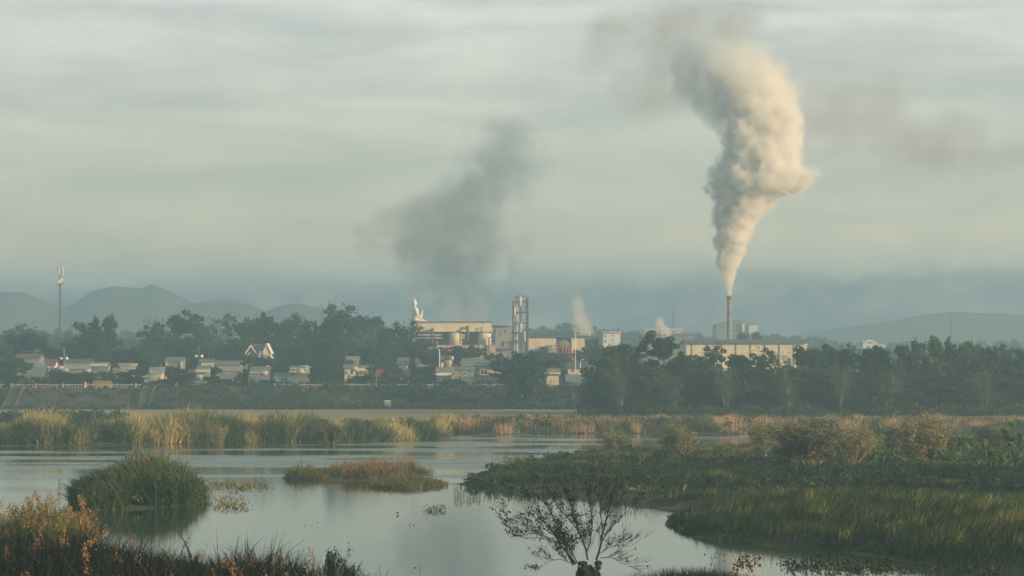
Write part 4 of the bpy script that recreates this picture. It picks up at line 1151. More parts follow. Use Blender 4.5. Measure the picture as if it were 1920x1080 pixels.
def house(label, x0, x1, yr, ye, yb, D, roof, wall, depth=7.0, shape='gable', fascia=None, wins=(), doors=(), posts=None, name='house', hood=None, wallx=None, group='houses along the river'):
    xc, fx, fz = frame_of(x0, x1, D)
    root = empty(name, (xc, D, GZ0), label, 'house' if name == 'house' else name.split('_')[-1], group)
    a0, a1, zr, ze = fx(x0), fx(x1), fz(yr), fz(ye)
    run = max((zr - ze) / .45, 1.2) if shape == 'gable' else depth
    dp = max(depth, run * 2 - .8)
    w0, w1 = (fx(wallx[0]), fx(wallx[1])) if wallx else (a0 + .35, a1 - .35)
    if shape == 'gable':
        rs = (zr - ze) / (dp / 2 + .4)
        poly = [(0, -.8), (0, ze - .12 + rs * .4), (dp / 2, zr - .12), (dp, ze - .12 + rs * .4), (dp, -.8)]
        MB().prism(poly, w0, w1, 'x').build('wall', wall, root)
        MB().prism([(-.4, ze - .12), (-.4, ze), (dp / 2, zr + .001), (dp + .4, ze), (dp + .4, ze - .12), (dp / 2, zr - .12)], a0, a1, 'x').build('roof', roof, root)
    elif shape == 'mono':
        MB().prism([(0, -.8), (0, ze - .15), (dp, zr - .15), (dp, -.8)], w0, w1, 'x').build('wall', wall, root)
        MB().prism([(-.5, ze - .18), (-.5, ze), (dp + .3, zr + .04), (dp + .3, zr - .14)], a0, a1, 'x').build('roof', roof, root)
    elif shape == 'gable_side':        # gable end turned to the river
        m = (w0 + w1) / 2
        MB().prism([(w0, -.8), (w0, ze), (m, zr - .15), (w1, ze), (w1, -.8)], 0, dp, 'y').build('wall', wall, root)
        MB().prism([(a0, ze - .2), (m, zr), (a1, ze - .2), (a1, ze - .02), (m, zr + .18), (a0, ze - .02)], -.4, dp + .3, 'y').build('roof', roof, root)
    else:                              # flat roof with a parapet
        MB().box(w0, w1, 0, dp, -.8, ze).build('wall', wall, root)
        pr = MB(); t = .15
        pr.box(a0, a1, -.2, dp + .2, ze, ze + .16).box(a0, a1, -.2, 0, ze + .16, zr).box(a0, a0 + t, 0, dp, ze + .16, zr).box(a1 - t, a1, 0, dp, ze + .16, zr)
        pr.build('roof', roof, root)
    if fascia is not None:
        y0f, y1f, fm = fascia
        MB().box(a0 + .05, a1 - .05, -.75, -.55, fz(y1f), fz(y0f)).box(a0 + .05, a1 - .05, -.55, .0, fz(y0f) - .12, fz(y0f) - .02).build('balcony_front', fm, root)
    if hood is not None:               # lean-to roof over the front
        y0h, y1h, hm_ = hood
        MB().prism([(-3.0, fz(y1h)), (-3.0, fz(y1h) + .12), (0, fz(y0h) + .12), (0, fz(y0h))], a0 - .1, a1 + .1, 'x').build('porch_roof', hm_, root)
        for q in np.linspace(a0 + .2, a1 - .2, 3):
            MB().box(q - .09, q + .09, -2.85, -2.67, -.8, fz(y1h) + .02).build('post', M['concrete'], root)
    if posts:
        for q in posts: MB().box(fx(q) - .12, fx(q) + .12, -.45, -.21, -.8, ze - .15).build('post', M['white'], root)
    for (wx0, wx1, wy0, wy1) in wins: opening(root, 'window', fx(wx0), fx(wx1), fz(wy1), fz(wy0), M['white'])
    for (wx0, wx1, wy0) in doors: opening(root, 'door', fx(wx0), fx(wx1), -.1, fz(wy0), M['cream_wall'])
    return root, fx, fz

H = house
H('long shed with a dull rusty roof behind the left end houses', 28, 76, 663, 671, 690, 745, M['roof_rust'], M['grey_wall'], 9)
H('small house with a pale grey green roof left of the red roofed one', 47, 80, 680, 689, 705, 705, M['roof_pale'], M['green_wall'], 7, wins=[(52, 56, 693, 698)])
H('house with a steep red tiled roof and a small white gable end', 80, 104, 673, 686, 705, 715, M['roof_red'], M['white'], 7, wins=[(86, 90, 690, 696)])
H('teal metal roofed open shack beside the railing on slim white posts', 57, 83, 687, 706, 727, 672, M['roof_teal'], M['grey_wall'], 6, hood=(697, 706, M['roof_teal']), wins=[(62, 66, 711, 717)], doors=[(70, 75, 712)])
H('low grey roofed house between the teal shack and the pale shed', 84, 100, 689, 698, 725, 682, M['roof_blue'], M['concrete_dark'], 6, doors=[(88, 92, 712)])
H('long dark bluish roofed barn behind the pale shed', 118, 171, 673, 682, 700, 740, M['roof_dark'], M['grey_wall'], 9)
H('long low shed with a pale corrugated roof left of the green fronted house', 118, 170, 682, 691, 712, 700, M['roof_pale'], M['grey_wall'], 7, wins=[(126, 131, 697, 702), (146, 151, 697, 702)], doors=[(136, 140, 700)])
H('green roofed house with a long cream fascia board', 170, 203, 679, 695, 722, 685, M['roof_green'], M['cream_wall'], 7, fascia=(682, 686, M['cream_wall']), wins=[(178, 183, 700, 706), (190, 195, 700, 706)])
H('mottled grey two storey house half hidden by leaves', 222, 245, 681, 686, 722, 690, M['concrete'], M['grey_wall'], 7, 'flat', wins=[(227, 231, 690, 696), (236, 240, 690, 696)])
H('lower grey annex left of the mottled grey house', 210, 225, 689, 694, 722, 688, M['roof_blue'], M['concrete'], 6, wins=[(214, 218, 703, 708)])
H('pale two storey house with a ribbed grey roof and a thin aerial', 278, 306, 688, 700, 724, 682, M['roof_pale'], M['cream_wall'], 7, wins=[(284, 288, 706, 711), (296, 300, 706, 711)], doors=[(290, 293, 713)])
H('small blue fronted hut before the pale house with the aerial', 267, 286, 702, 706, 727, 668, M['roof_pale'], M['roof_blue'], 5, 'mono', doors=[(271, 275, 716)])
H('wide house with a green ribbed roof deep among the trees', 308, 344, 669, 677, 695, 735, M['roof_green'], M['grey_wall'], 8, posts=[312, 340])
H('small house with a purplish pale roof left of the cream balcony house', 345, 370, 692, 700, 718, 692, M['roof_rust'], M['grey_wall'], 6)
H('two storey house with a bright cream balcony front', 367, 394, 685, 692, 726, 684, M['roof_blue'], M['green_wall'], 7, fascia=(693, 698, M['cream_wall']), wins=[(372, 377, 703, 709), (384, 389, 703, 709)], doors=[(378, 382, 714)])
H('small hut with a light blue roof at the railing', 363, 386, 712, 717, 728, 664, M['roof_blue'], M['pinkish'], 4, 'mono', doors=[(372, 375, 720)])
H('long grey roofed house up the slope right of the thin pole', 374, 402, 672, 678, 700, 740, M['roof_blue'], M['cream_wall'], 8)
H('long house with a green patched roof below the pale trunked tree', 402, 452, 676, 684, 705, 730, M['roof_green'], M['grey_wall'], 8, wins=[(410, 414, 689, 693)])
H('low house with a ribbed grey green roof between the dark trees', 414, 456, 687, 695, 716, 705, M['roof_pale'], M['grey_wall'], 7, wins=[(424, 428, 699, 704)], doors=[(438, 442, 702)])
H('little shed with a pale blue roof below the grey green roof', 412, 438, 701, 710, 724, 684, M['roof_blue'], M['grey_wall'], 5, posts=[414, 436])
H('two storey house with a blue awning roof and a pink stripe', 468, 506, 687, 697, 731, 672, M['roof_teal'], M['grey_wall'], 8, fascia=(697, 700, M['pinkish']), hood=(701, 712, M['roof_blue']), wins=[(474, 480, 715, 722), (486, 491, 715, 722)], doors=[(496, 501, 714)])
H('low teal roofed house joined to the left of the tall balcony house', 512, 542, 699, 709, 731, 670, M['roof_teal'], M['roof_teal'], 7, wins=[(517, 523, 713, 719), (527, 532, 713, 719)], doors=[(535, 539, 714)])
H('tall teal house with an open balcony under the roof', 541, 575, 686, 689, 731, 671, M['roof_teal'], M['green_wall'], 8, 'flat', fascia=(696, 699, M['cream_wall']), hood=(703, 714, M['roof_teal']), wins=[(546, 554, 691, 696), (560, 568, 691, 696)], doors=[(550, 566, 717)])
H('small house with a lit cream front above the dark low tree', 643, 669, 683, 690, 722, 700, M['roof_teal'], M['cream_wall'], 7, wins=[(648, 652, 696, 701), (658, 662, 696, 701)], doors=[(653, 656, 703)])
H('small green fronted house with a lit panel right of the cream one', 670, 695, 685, 690, 718, 702, M['roof_green'], M['green_wall'], 7, 'flat', fascia=(690, 696, M['cream_wall']), wins=[(674, 680, 699, 704)])
H('pale roofed house peeping out above the two small lit houses', 645, 673, 668, 676, 692, 728, M['roof_pale'], M['grey_wall'], 8, wins=[(652, 656, 679, 683)])
H('long shed with a dark red roof behind the railing', 703, 768, 692, 706, 727, 680, M['roof_red'], M['concrete_dark'], 7, posts=[706, 722, 738, 752, 766], wins=[(712, 716, 712, 717)])
H('dim blue roofed house with a tiny white gable above the red shed', 745, 766, 671, 684, 705, 722, M['roof_blue'], M['white'], 6, wins=[(752, 755, 689, 693)])
H('low building with a pale green roof left of the steel tanks', 778, 826, 672, 680, 705, 740, M['roof_green'], M['grey_wall'], 8, wins=[(788, 792, 685, 690)])
r_, fx, fz = H('two storey building carrying a frame of steel tanks on its roof', 817, 849, 688, 698, 731, 676, M['roof_blue'], M['cream_wall'], 8, 'flat', fascia=(700, 704, M['white']), wins=[(820, 824, 708, 714), (832, 836, 708, 713), (841, 845, 708, 713)], doors=[(826, 830, 718)])
H('wide workshop with a pale ribbed roof and a bright cream eave', 864, 939, 672, 681, 700, 715, M['roof_blue'], M['grey_wall'], 9, fascia=(682, 686, M['cream_wall']), wins=[(872, 878, 689, 694), (900, 906, 689, 694)])
H('bluish ribbed house under a thin pale green roof', 847, 890, 687, 692, 727, 690, M['roof_green'], M['roof_blue'], 8, 'mono', wins=[(852, 857, 697, 703), (870, 875, 697, 703)], doors=[(860, 865, 705)])
H('pink walled low house behind the balustrade', 866, 898, 707, 716, 733, 668, M['roof_blue'], M['pinkish'], 7, posts=[868, 890], wins=[(874, 878, 722, 727)], doors=[(888, 892, 722)])
H('two storey salmon pink house with a grey shuttered upper floor', 896, 946, 689, 693, 733, 670, M['roof_dark'], M['pinkish'], 8, 'flat', hood=(704, 716, M['roof_dark']), wins=[(914, 921, 720, 729), (901, 914, 694, 702)], doors=[(926, 930, 720)])
H('narrow cream lit house with a flat roof right of the big bamboo', 1022, 1051, 691, 704, 735, 668, M['roof_blue'], M['cream_wall'], 8, 'flat', fascia=(699, 701, M['white']), wins=[(1032, 1035, 712, 716), (1037, 1040, 712, 716)], doors=[(1043, 1047, 722)])
H('low long house with a pale blue green roof behind the slim pole', 1060, 1109, 702, 718, 732, 680, M['roof_teal'], M['grey_wall'], 8, wins=[(1072, 1078, 722, 728)])
H('dark roofed house with an orange lit front above the pale blue roof', 1062, 1118, 678, 690, 704, 720, M['roof_dark'], M['cream_wall'], 8, wins=[(1072, 1076, 692, 698), (1088, 1092, 692, 698)], doors=[(1100, 1104, 693)])
# red brick garden wall
xc, fx2, fz2 = frame_of(174, 209, 662)
root = empty('garden_wall', (xc, 662, GZ0), 'low red brick wall under the green roofed house', 'wall', rz=0)
MB().box(fx2(174), fx2(208), 0, .25, -.5, fz2(715)).build('brickwork', M['brick'], root)
cp = MB().box(fx2(174) - .1, fx2(208) + .1, -.08, .33, fz2(715), fz2(715) + .12).build('coping', M['concrete'], root)

# the white gabled house
def gabled_house():
    D = 738; xc, fx, fz = frame_of(461, 508, D)
    root = empty('house', (xc, D, GZ0), 'white gabled house with steep roofs standing tall before the tree belt', 'house', 'houses along the river')
    a, b = fx(463), fx(499); zr, ze = fz(646), fz(659)
    MB().box(a + .3, b, 1.0, 8.5, -1, ze).build('wall', M['cream_wall'], root)
    MB().prism([(.4, ze - .05), (.4, ze + .15), (4.7, zr + .1), (9.1, ze + .15), (9.1, ze - .05), (4.7, zr - .1)], a + 1.0, b + .2, 'x').build('roof', M['roof_rust'], root)
    # the left cross gable with white barge boards and two pillars
    g0, g1 = fx(461), fx(480); m = (g0 + g1) / 2; gz_, ge = fz(648), fz(661)
    MB().prism([(g0 + .4, -1), (g0 + .4, ge), (m, gz_ - .3), (g1 - .4, ge), (g1 - .4, -1)], 0, 5, 'y').build('gable_wall', M['grey_wall'], root)
    MB().prism([(g0 - .1, ge - .35), (g0 - .1, ge - .1), (m, gz_ + .15), (g1 + .1, ge - .1), (g1 + .1, ge - .35), (m, gz_ - .1)], -.3, 5.2, 'y').build('gable_roof', M['roof_rust'], root)
    br = MB().prism([(g0 - .2, ge - .5), (g0 - .2, ge - .1), (m, gz_ + .2), (g1 + .2, ge - .1), (g1 + .2, ge - .5), (m, gz_ - .25)], -.55, -.32, 'y').build('barge_board', M['white'], root)
    for q in (463.5, 466.5, 473.5, 476.5):
        MB().box(fx(q) - .25, fx(q) + .25, -.6, -.15, -1, ge - .5).build('pillar', M['cream_wall'], root)
    MB().box(fx(462), fx(479), -.9, -.62, fz(668), fz(664)).build('balcony', M['pinkish'], root)
    # right wing, turned so that its tall gable faces the sun
    t0, t1 = fx(486), fx(507); gm = (fx(494.5) + t1) / 2
    MB().box(t0, fx(495), -.9, 3.5, -1, fz(658)).build('bay', M['white'], root)
    MB().prism([(fx(494.6), -1), (fx(494.6), fz(660)), (gm, fz(645)), (t1, fz(662)), (t1 - .6, fz(672)), (t1 - 1.0, -1)], -1.3, 6, 'y').build('gable_wing', M['cream_wall'], root)
    MB().prism([(fx(494.2), fz(661)), (gm, fz(645.4)), (t1 + .3, fz(663.5)), (t1 + .3, fz(662)), (gm, fz(643.6)), (fx(494.2), fz(659.4))], -1.55, 6.3, 'y').build('wing_roof', M['white'], root)
    for q in (488.5, 491.5): opening(root, 'window', fx(q), fx(q + 1.6), fz(677), fz(665), M['cream_wall'], -.9)
    for q in (497, 501): opening(root, 'window', fx(q), fx(q + 1.7), fz(677), fz(665), M['cream_wall'], -1.3)
    MB().prism([(fx(505), fz(664)), (fx(506.5), fz(662)), (fx(513), fz(676)), (fx(511), fz(678))], 0, 2.5, 'y').build('stair_roof', M['white'], root)
gabled_house()

# steel water tanks
def water_tank(px, py, D, lab, r0=.55, stand=.0, cone=False):
    x, y, z = at(px, py, D)
    root = empty('water_tank', (x, y - .2, z - .5), lab, 'water tank', 'steel water tanks on the roofs')
    if cone: MB().lathe([(.05, -.9), (.9, .1), (1.0, .9), (.6, 1.5), (.1, 1.75)], k=14).build('tank', M['cream_wall'], root, True)
    else:
        MB().tube([(-.75, 0, 0), (-.68, 0, 0), (.68, 0, 0), (.75, 0, 0)], [r0 * .6, r0, r0, r0 * .6], 14).build('tank', M['stainless'], root, True)
    s = MB()
    for a in (-.5, .5):
        for b in (-.35, .35): s.tube([(a, b, -r0 * .7 - stand - .8), (a, b, -r0 * .5)], .05, 5)
    s.build('stand', M['steel_dark'], root)
for px, py, D, lab in [(50, 690, 699, 'steel tank left of the teal shack'), (87, 687, 709, 'bright steel tank in front of the red tiled roof'), (113, 686, 700, 'steel tank right of the small white gable end'),
                       (122, 691, 690, 'long bright tank at the left end of the pale shed'), (164, 692, 684, 'steel tank left of the green roofed house'), (374, 703, 680, 'steel tank under the cream balcony'),
                       (431, 724, 661, 'small white tank by the embankment edge'), (495, 695, 668, 'steel tank on the blue awning house'), (563, 692, 669, 'steel tank on the balcony of the tall teal house'),
                       (570, 685, 672, 'steel tank on top of the tall teal house'), (664, 687, 698, 'steel tank on the cream fronted small house'), (921, 697, 668, 'bright white tank on the salmon pink house')]:
    water_tank(px, py, D, lab)
D = 678; xc, fx, fz = frame_of(822, 848, D)
root = empty('tank_frame', (xc, D, GZ0), 'tall steel frame on the two storey building roof left of the workshop', 'frame')
f = MB()
for q in (824, 846):
    for yy in (.5, 3.0): f.tube([(fx(q), yy, fz(697)), (fx(q), yy, fz(668))], .09, 5)
f.box(fx(824), fx(846), .42, .58, fz(670), fz(669)).box(fx(824), fx(846), 2.92, 3.08, fz(670), fz(669)).box(fx(829), fx(846), .6, 2.9, fz(669.6), fz(669.1))
f.box(fx(824), fx(846), .45, .55, fz(684), fz(683.4))
f.build('frame', M['steel_dark'], root)
f = MB(); f.tube([(fx(824), .2, fz(697)), (fx(824), .2, fz(657)), (fx(822), .2, fz(655))], .11, 6); f.build('vent_pipe', M['white'], root)
MB().tube([(fx(828.5), .6, fz(697)), (fx(828.5), .6, fz(680))], .3, 8).build('flue', M['cream_wall'], root)
for q, lab in ((832, 'left one of the three bright tanks on the steel frame'), (838, 'middle one of the three bright tanks on the steel frame'), (844, 'right one of the three bright tanks on the steel frame')):
    water_tank(q, 667.5, 679.5, lab, .5)
water_tank(840, 680, 680, 'cream cone bottomed tank inside the steel frame', cone=True)

# ------------------------------------------------------------------ embankment: balustrade, stairs, poles
def railing(px0, px1, D, lab, py=728):
    a, b = X(px0, D), X(px1, D); z0 = 4.75; L = b - a
    root = empty('balustrade', (a, D, z0), lab, 'balustrade', 'balustrade along the embankment top')
    MB().box(0, L, -.09, .09, .78, .92).build('handrail', M['rail'], root)
    MB().box(0, L, -.14, .14, -.35, .06).build('plinth', M['concrete_dark'], root)
    n = int(L / .62)
    bl = MB()
    for i in range(n):
        if i % 8 != 0: bl.lathe([(.07, .10), (.12, .3), (.06, .55), (.09, .78)], .3 + i * .62, 0, 5)
    tag(bl.build('baluster', M['rail'], root), kind=None)
    for i in range(0, n, 8):
        MB().box(.3 + i * .62 - .16, .3 + i * .62 + .16, -.16, .16, -.35, 1.12).build('post', M['rail'], root)
railing(-260, -12, 656, 'balustrade stretch beyond the left edge')
railing(-8, 8, 656, 'short balustrade stretch at the left edge')
railing(19, 112, 656, 'balustrade stretch before the teal shack')
railing(116, 266, 656, 'balustrade stretch below the brick wall and grey house')
railing(328, 386, 656, 'balustrade stretch before the small light blue hut')
railing(512, 640, 656, 'balustrade stretch right of the tall teal house')
railing(644, 765, 656, 'balustrade stretch in front of the red shed')
railing(790, 815, 656, 'short balustrade stretch left of the tank building')
railing(878, 948, 656, 'balustrade stretch in front of the pink houses')
railing(1028, 1046, 656, 'shortest balustrade stretch under the cream lit house')
railing(1050, 1104, 656, 'balustrade stretch below the pale blue roof')
def stairs(px, lab, lean=.25):
    D = 640; x = X(px, D)
    root = empty('embankment_stairs', (x, D, 0), lab, 'stairs', 'stairs down the embankment')
    s = MB(); ws = [MB(), MB()]; n = 22; ys = np.linspace(634, 655, n + 1)
    g = terrain(np.stack([np.full(n + 1, x), ys], 1))
    for i in range(n):
        s.box(lean * (-i) * .12 - .9, lean * (-i) * .12 + .9, ys[i] - D, ys[i + 1] - D, g[i] - .4, g[i + 1] + .18)
        for q, k in enumerate((-1.25, .95)): ws[q].box(lean * (-i) * .12 + k, lean * (-i) * .12 + k + .3, ys[i] - D, ys[i + 1] - D, g[i] - .4, g[i + 1] + .50)
    s.build('steps', M['concrete_dark'], root)
    for q in (0, 1): ws[q].build('side_wall', M['concrete_dark'], root)
stairs(272, 'concrete stairs down the bank between the two leafy stretches'); stairs(22, 'concrete stairs down the bank near the left edge'); stairs(1088, 'concrete stairs down the bank right of the big bamboo')
x, y, z = at(727, 765, 630)
root = empty('outfall_box', (x, y, gz(x, y)), 'small pale concrete box standing at the embankment foot', 'box')
hh = Z(752, 630) - gz(x, y)
MB().box(-.6, .6, -.5, .5, -.3, hh).build('body', M['concrete'], root); MB().box(-.68, .68, -.58, .58, hh, hh + .12).build('lid', M['white'], root)
MB().box(-.35, .35, -.53, -.505, .15, hh - .35).build('hatch', M['grey_wall'], root)
def pole(px, ptop, D, lab, r0=.11, arm=None, cat='pole', name='utility_pole', lamp=None, mat='concrete'):
    x = X(px, D); zb = gz(x, D); h = Z(ptop, D) - zb
    root = empty(name, (x, D, zb), lab, cat)
    MB().tube([(0, 0, -.3), (0, 0, h * .5), (0, 0, h)], [r0 * 1.5, r0 * 1.2, r0 * .8], 8).build('post', M[mat], root, True)
    if arm:
        for zz, w in arm: MB().box(-w, w, -.06, .06, h - zz - .08, h - zz + .08).build('crossarm', M['steel_dark'], root)
    if lamp:
        for s in lamp: MB().tube([(s * .2, -.05, h - 2.4), (s * .75, -.5, h - 2.3)], [.10, .38], 10).build('loudspeaker', M['white'], root, True)
    return root, h
pole(1079, 617, 690, 'tall slim white pole in front of the cream shed', .065, arm=[(.8, .9)], mat='white')
pole(120, 652, 690, 'pole with pale loudspeakers above the long barn', .10, lamp=(-1, 1), arm=[(.3, .5)])
pole(373, 648, 700, 'thin mast with small loudspeakers among the trees', .06, lamp=(-1, 1))
pole(302, 680, 684, 'thin aerial on the pale ribbed roofed house', .05, arm=[(.4, .4), (.8, .3)], cat='aerial', name='roof_aerial', mat='steel')
pole(1088, 680, 712, 'short pale post in front of the dark roofed house', .12, arm=[(.3, .3)], mat='white')
pole(706, 717, 661, 'pale gate post left of the red shed', .16, mat='white', name='gate_post')
pole(716, 717, 661, 'pale gate post below the middle of the red shed', .16, mat='white', name='gate_post')
pole(160, 716, 661, 'white post at the left of the brick wall', .14, mat='white', name='gate_post')

# telecom mast
def lattice(root, w0, w1, h, mat, panels=14, r=.06):
    f = MB()
    for i in range(3):
        a = i * 2 * math.pi / 3 + .3
        f.tube([(w0 * math.cos(a), w0 * math.sin(a), -.3), (w1 * math.cos(a), w1 * math.sin(a), h)], r, 4)
    for k in range(panels):
        t0, t1 = k / panels, (k + 1) / panels; r0, r1 = w0 + (w1 - w0) * t0, w0 + (w1 - w0) * t1
        for i in range(3):
            a, b = i * 2.0944 + .3, (i + 1) * 2.0944 + .3
            f.tube([(r0 * math.cos(a), r0 * math.sin(a), h * t0), (r1 * math.cos(b), r1 * math.sin(b), h * t1)], r * .6, 3)
            f.tube([(r1 * math.cos(a), r1 * math.sin(a), h * t1), (r1 * math.cos(b), r1 * math.sin(b), h * t1)], r * .6, 3)
    return f.build('lattice', mat, root)
D = 830; x = X(112, D); h = Z(500, D) - GZ0
root = empty('telecom_mast', (x, D, GZ0), 'tall thin telecom mast with antenna panels over the left houses', 'telecom mast')
lattice(root, .36, .26, h, M['steel_dark'], 40, .06)
for i in range(3):
    a = i * 2.0944 + .5; f = MB(); cx, cy = math.cos(a) * .85, math.sin(a) * .85
    f.box(cx - .16, cx + .16, cy - .1, cy + .1, h - 2.2, h + .1).build('antenna_panel', M['white'], root)
    MB().tube([(0, 0, h - 1.4), (cx, cy, h - 1.4)], .06, 4).build('bracket', M['steel_dark'], root)
MB().ball((.3, -.5, h - 3.4), (.42, .2, .42)).build('dish_antenna', M['white'], root, True)
MB().box(-.9, .9, -.7, .7, h - 4.6, h - 4.45).build('platform', M['steel_dark'], root)
MB().box(-.35, .35, -.75, -.4, h - 4.3, h - 3.5).build('equipment_box', M['white'], root)
MB().tube([(0, 0, h), (0, 0, h + 1.0)], .04, 4).build('lightning_rod', M['steel_dark'], root)
for px, top, D, lab in [(603, 570, 1780, 'faint lattice mast behind the tree belt left of the tallest crown'), (1263, 583, 1780, 'faint lattice mast left of the tall chimney'), (1783, 592, 1800, 'faint lattice mast above the bamboo plumes')]:
    x = X(px, D); root = empty('lattice_mast', (x, D, GZ0), lab, 'lattice mast'); hh = Z(top, D) - GZ0
    lattice(root, 1.2, .3, hh, M['steel_dark'], 12, .12)
    MB().tube([(0, 0, hh), (0, 0, hh + 2)], .08, 4).build('lightning_rod', M['steel_dark'], root)

# ------------------------------------------------------------------ the factory
D = 930
def P_(x0, x1): return frame_of(x0, x1, D)
xc, fx, fz = frame_of(775, 924, D)
root = empty('factory_hall', (xc, D, GZ0), 'long cream factory hall with dark ducts below the statue', 'factory')
MB().box(fx(776), fx(922), 0, 26, -1, fz(622)).box(fx(776), fx(922), -2.2, 0, fz(622), fz(604.5)).build('wall', M['cream'], root)
MB().box(fx(774), fx(923), -2.6, 27, fz(604.5), fz(603)).build('roof', M['roof_dark'], root)
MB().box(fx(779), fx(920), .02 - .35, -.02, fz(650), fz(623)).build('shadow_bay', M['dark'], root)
for a, b in [(776, 829), (843, 864)]:
    for k, yy in enumerate((626, 631.5)):
        MB().prism([(-2.3, fz(yy + 3.4)), (-2.3, fz(yy + 3.2)), (-.3, fz(yy)), (-.3, fz(yy) - .25)], fx(a if a < 800 else 866), fx(b if a < 800 else 872), 'x').build('louvre', M['cream'], root)
for a, b in [(842, 866), (897, 921)]: MB().lathe([(1.0, fz(650)), ((fx(b) - fx(a)) / 2, fz(650)), ((fx(b) - fx(a)) / 2, fz(626)), ((fx(b) - fx(a)) / 2 - .15, fz(625)), (.3, fz(623))], (fx(a) + fx(b)) / 2, -1.3, 26).build('round_tank', M['cream'], root, True)
MB().box(fx(820), fx(929), -3.2, -1.7, -1, fz(647)).build('lower_wall', M['pinkish'], root)
for a in (838, 852, 866, 884, 898, 912): MB().box(fx(a), fx(a) + .35, -3.3, -3.21, -1, fz(647.3)).build('pilaster', M['concrete'], root)
for q, t in ((811, 618), (877, 613)):
    d = MB(); d.tube([(fx(q), -3.6, fz(646 if q < 850 else 641)), (fx(q), -3.6, fz(t + 2)), (fx(q), -3.2, fz(t)), (fx(q) - .2, -2.2, fz(t) - .3)], [.38, .38, .42, .3], 10)
    d.build('duct', M['maroon'], root, True)
for q in (795, 903): MB().tube([(fx(q), -2.9, fz(622)), (fx(q), -2.9, fz(615))], .14, 6).box(fx(q) - .4, fx(q) + .4, -3.1, -2.7, fz(615), fz(614)).build('vent_stub', M['steel_dark'], root)
MB().tube([(fx(820), -3.8, fz(664)), (fx(820), -3.8, fz(638))], .16, 6).build('drain_pipe', M['steel'], root)
MB().tube([(fx(917), -3.8, fz(662)), (fx(917), -3.8, fz(634)), (fx(924), -3.8, fz(630))], .2, 6).build('drain_pipe', M['steel_dark'], root)
sp_ = MB()
for i in range(6): sp_.box(fx(776) + .3, fx(776) + 6, -3.4, -2.4, fz(652 - i * 3.2), fz(651.6 - i * 3.2))
sp_.build('side_platform', M['concrete_dark'], root)

xc, fx, fz = frame_of(922, 961, D)
root = empty('process_block', (xc, D + 6, GZ0), 'grey clad block with lit window panels left of the distillation tower', 'factory')
MB().box(fx(925), fx(959), 0, 16, -1, fz(612)).build('wall', M['steel'], root)
MB().box(fx(922), fx(950), -.8, 16.5, fz(612), fz(609.5)).box(fx(945), fx(960), -.3, 16.2, fz(612), fz(611)).build('roof', M['roof_dark'], root)
for x0, x1, y0, y1 in [(938, 941, 616, 622), (945, 950, 618, 624), (939, 945, 638, 650), (936, 939, 622, 630)]: opening(root, 'window', fx(x0), fx(x1), fz(y1), fz(y0), M['cream_wall'])
MB().box(fx(925), fx(961), -1.6, -.2, fz(655), fz(653)).build('canopy', M['roof_dark'], root)
for q in (929, 943, 957): MB().tube([(fx(q), -1.4, -1), (fx(q), -1.4, fz(655))], .1, 5).build('canopy_post', M['steel'], root)
MB().tube([(fx(927), -.4, 0), (fx(927), -.4, fz(620)), (fx(930), -.4, fz(617))], .25, 8).build('pipe', M['steel_dark'], root)

xc, fx, fz = frame_of(960, 991, D)
root = empty('distillation_tower', (xc, D - 4, GZ0), 'open steel tower with tall pipes and silver vessels', 'tower')
f = MB(); lv = [566, 586, 606, 624, 640]
for q in (961.5, 989.5):
    for yy in (0, 4.2): f.box(fx(q) - .2, fx(q) + .2, yy - .16, yy + .16, -1, fz(559 if q > 980 else 568))
for yv in lv:
    for yy in (0, 4.2): f.box(fx(961.5) + .16, fx(989.5) - .16, yy - .09, yy + .09, fz(yv) - .17, fz(yv) + .17)
    for q in (961.5, 989.5): f.box(fx(q) - .09, fx(q) + .09, .16, 4.04, fz(yv) - .12, fz(yv) + .12)
for i in range(len(lv) - 1):
    f.tube([(fx(961.5), 0, fz(lv[i])), (fx(970), 0, fz(lv[i + 1]))], .05, 4); f.tube([(fx(989.5), 4.2, fz(lv[i])), (fx(981), 4.2, fz(lv[i + 1]))], .05, 4)
f.build('frame', M['steel_dark'], root)
f = MB()
for i in range(9): f.tube([(fx(966 + i * 2.6), -.1, fz(557)), (fx(966 + i * 2.6), -.1, fz(553.5))], .04, 3)
f.box(fx(966), fx(987), -.15, -.09, fz(553.8), fz(553.4)).box(fx(964), fx(988), -.2, 2.6, fz(557.4), fz(557)); f.build('top_rail', M['steel_dark'], root)
for q, t, rr, m in [(968.7, 556.5, .36, 'cream_wall'), (988.2, 560, .30, 'maroon'), (976, 576, .30, 'stainless'), (964.5, 594, .24, 'stainless'), (980, 626, .22, 'steel')]:
    MB().tube([(fx(q), 1.2, -1), (fx(q), 1.2, fz(t))], rr, 10).build('pipe', M[m], root, True)
for q, t, b, rr in [(974.5, 556.5, 575.5, .62), (964.6, 576, 594, .40), (975.8, 606, 624, .46), (983.5, 620, 642, .32)]:
    MB().lathe([(rr * .3, fz(b + 1)), (rr, fz(b - 1)), (rr, fz(t + 1)), (rr * .4, fz(t))], fx(q), -.9, 14).build('vessel', M['stainless'], root, True)
ld = MB()
for s in (-.25, .25): ld.tube([(fx(971.5) + s, -.3, -1), (fx(971.5) + s, -.3, fz(560))], .04, 3)
for i in range(60): ld.box(fx(971.5) - .25, fx(971.5) + .25, -.32, -.28, .0 + i * .3, .05 + i * .3)
ld.build('ladder', M['steel'], root)

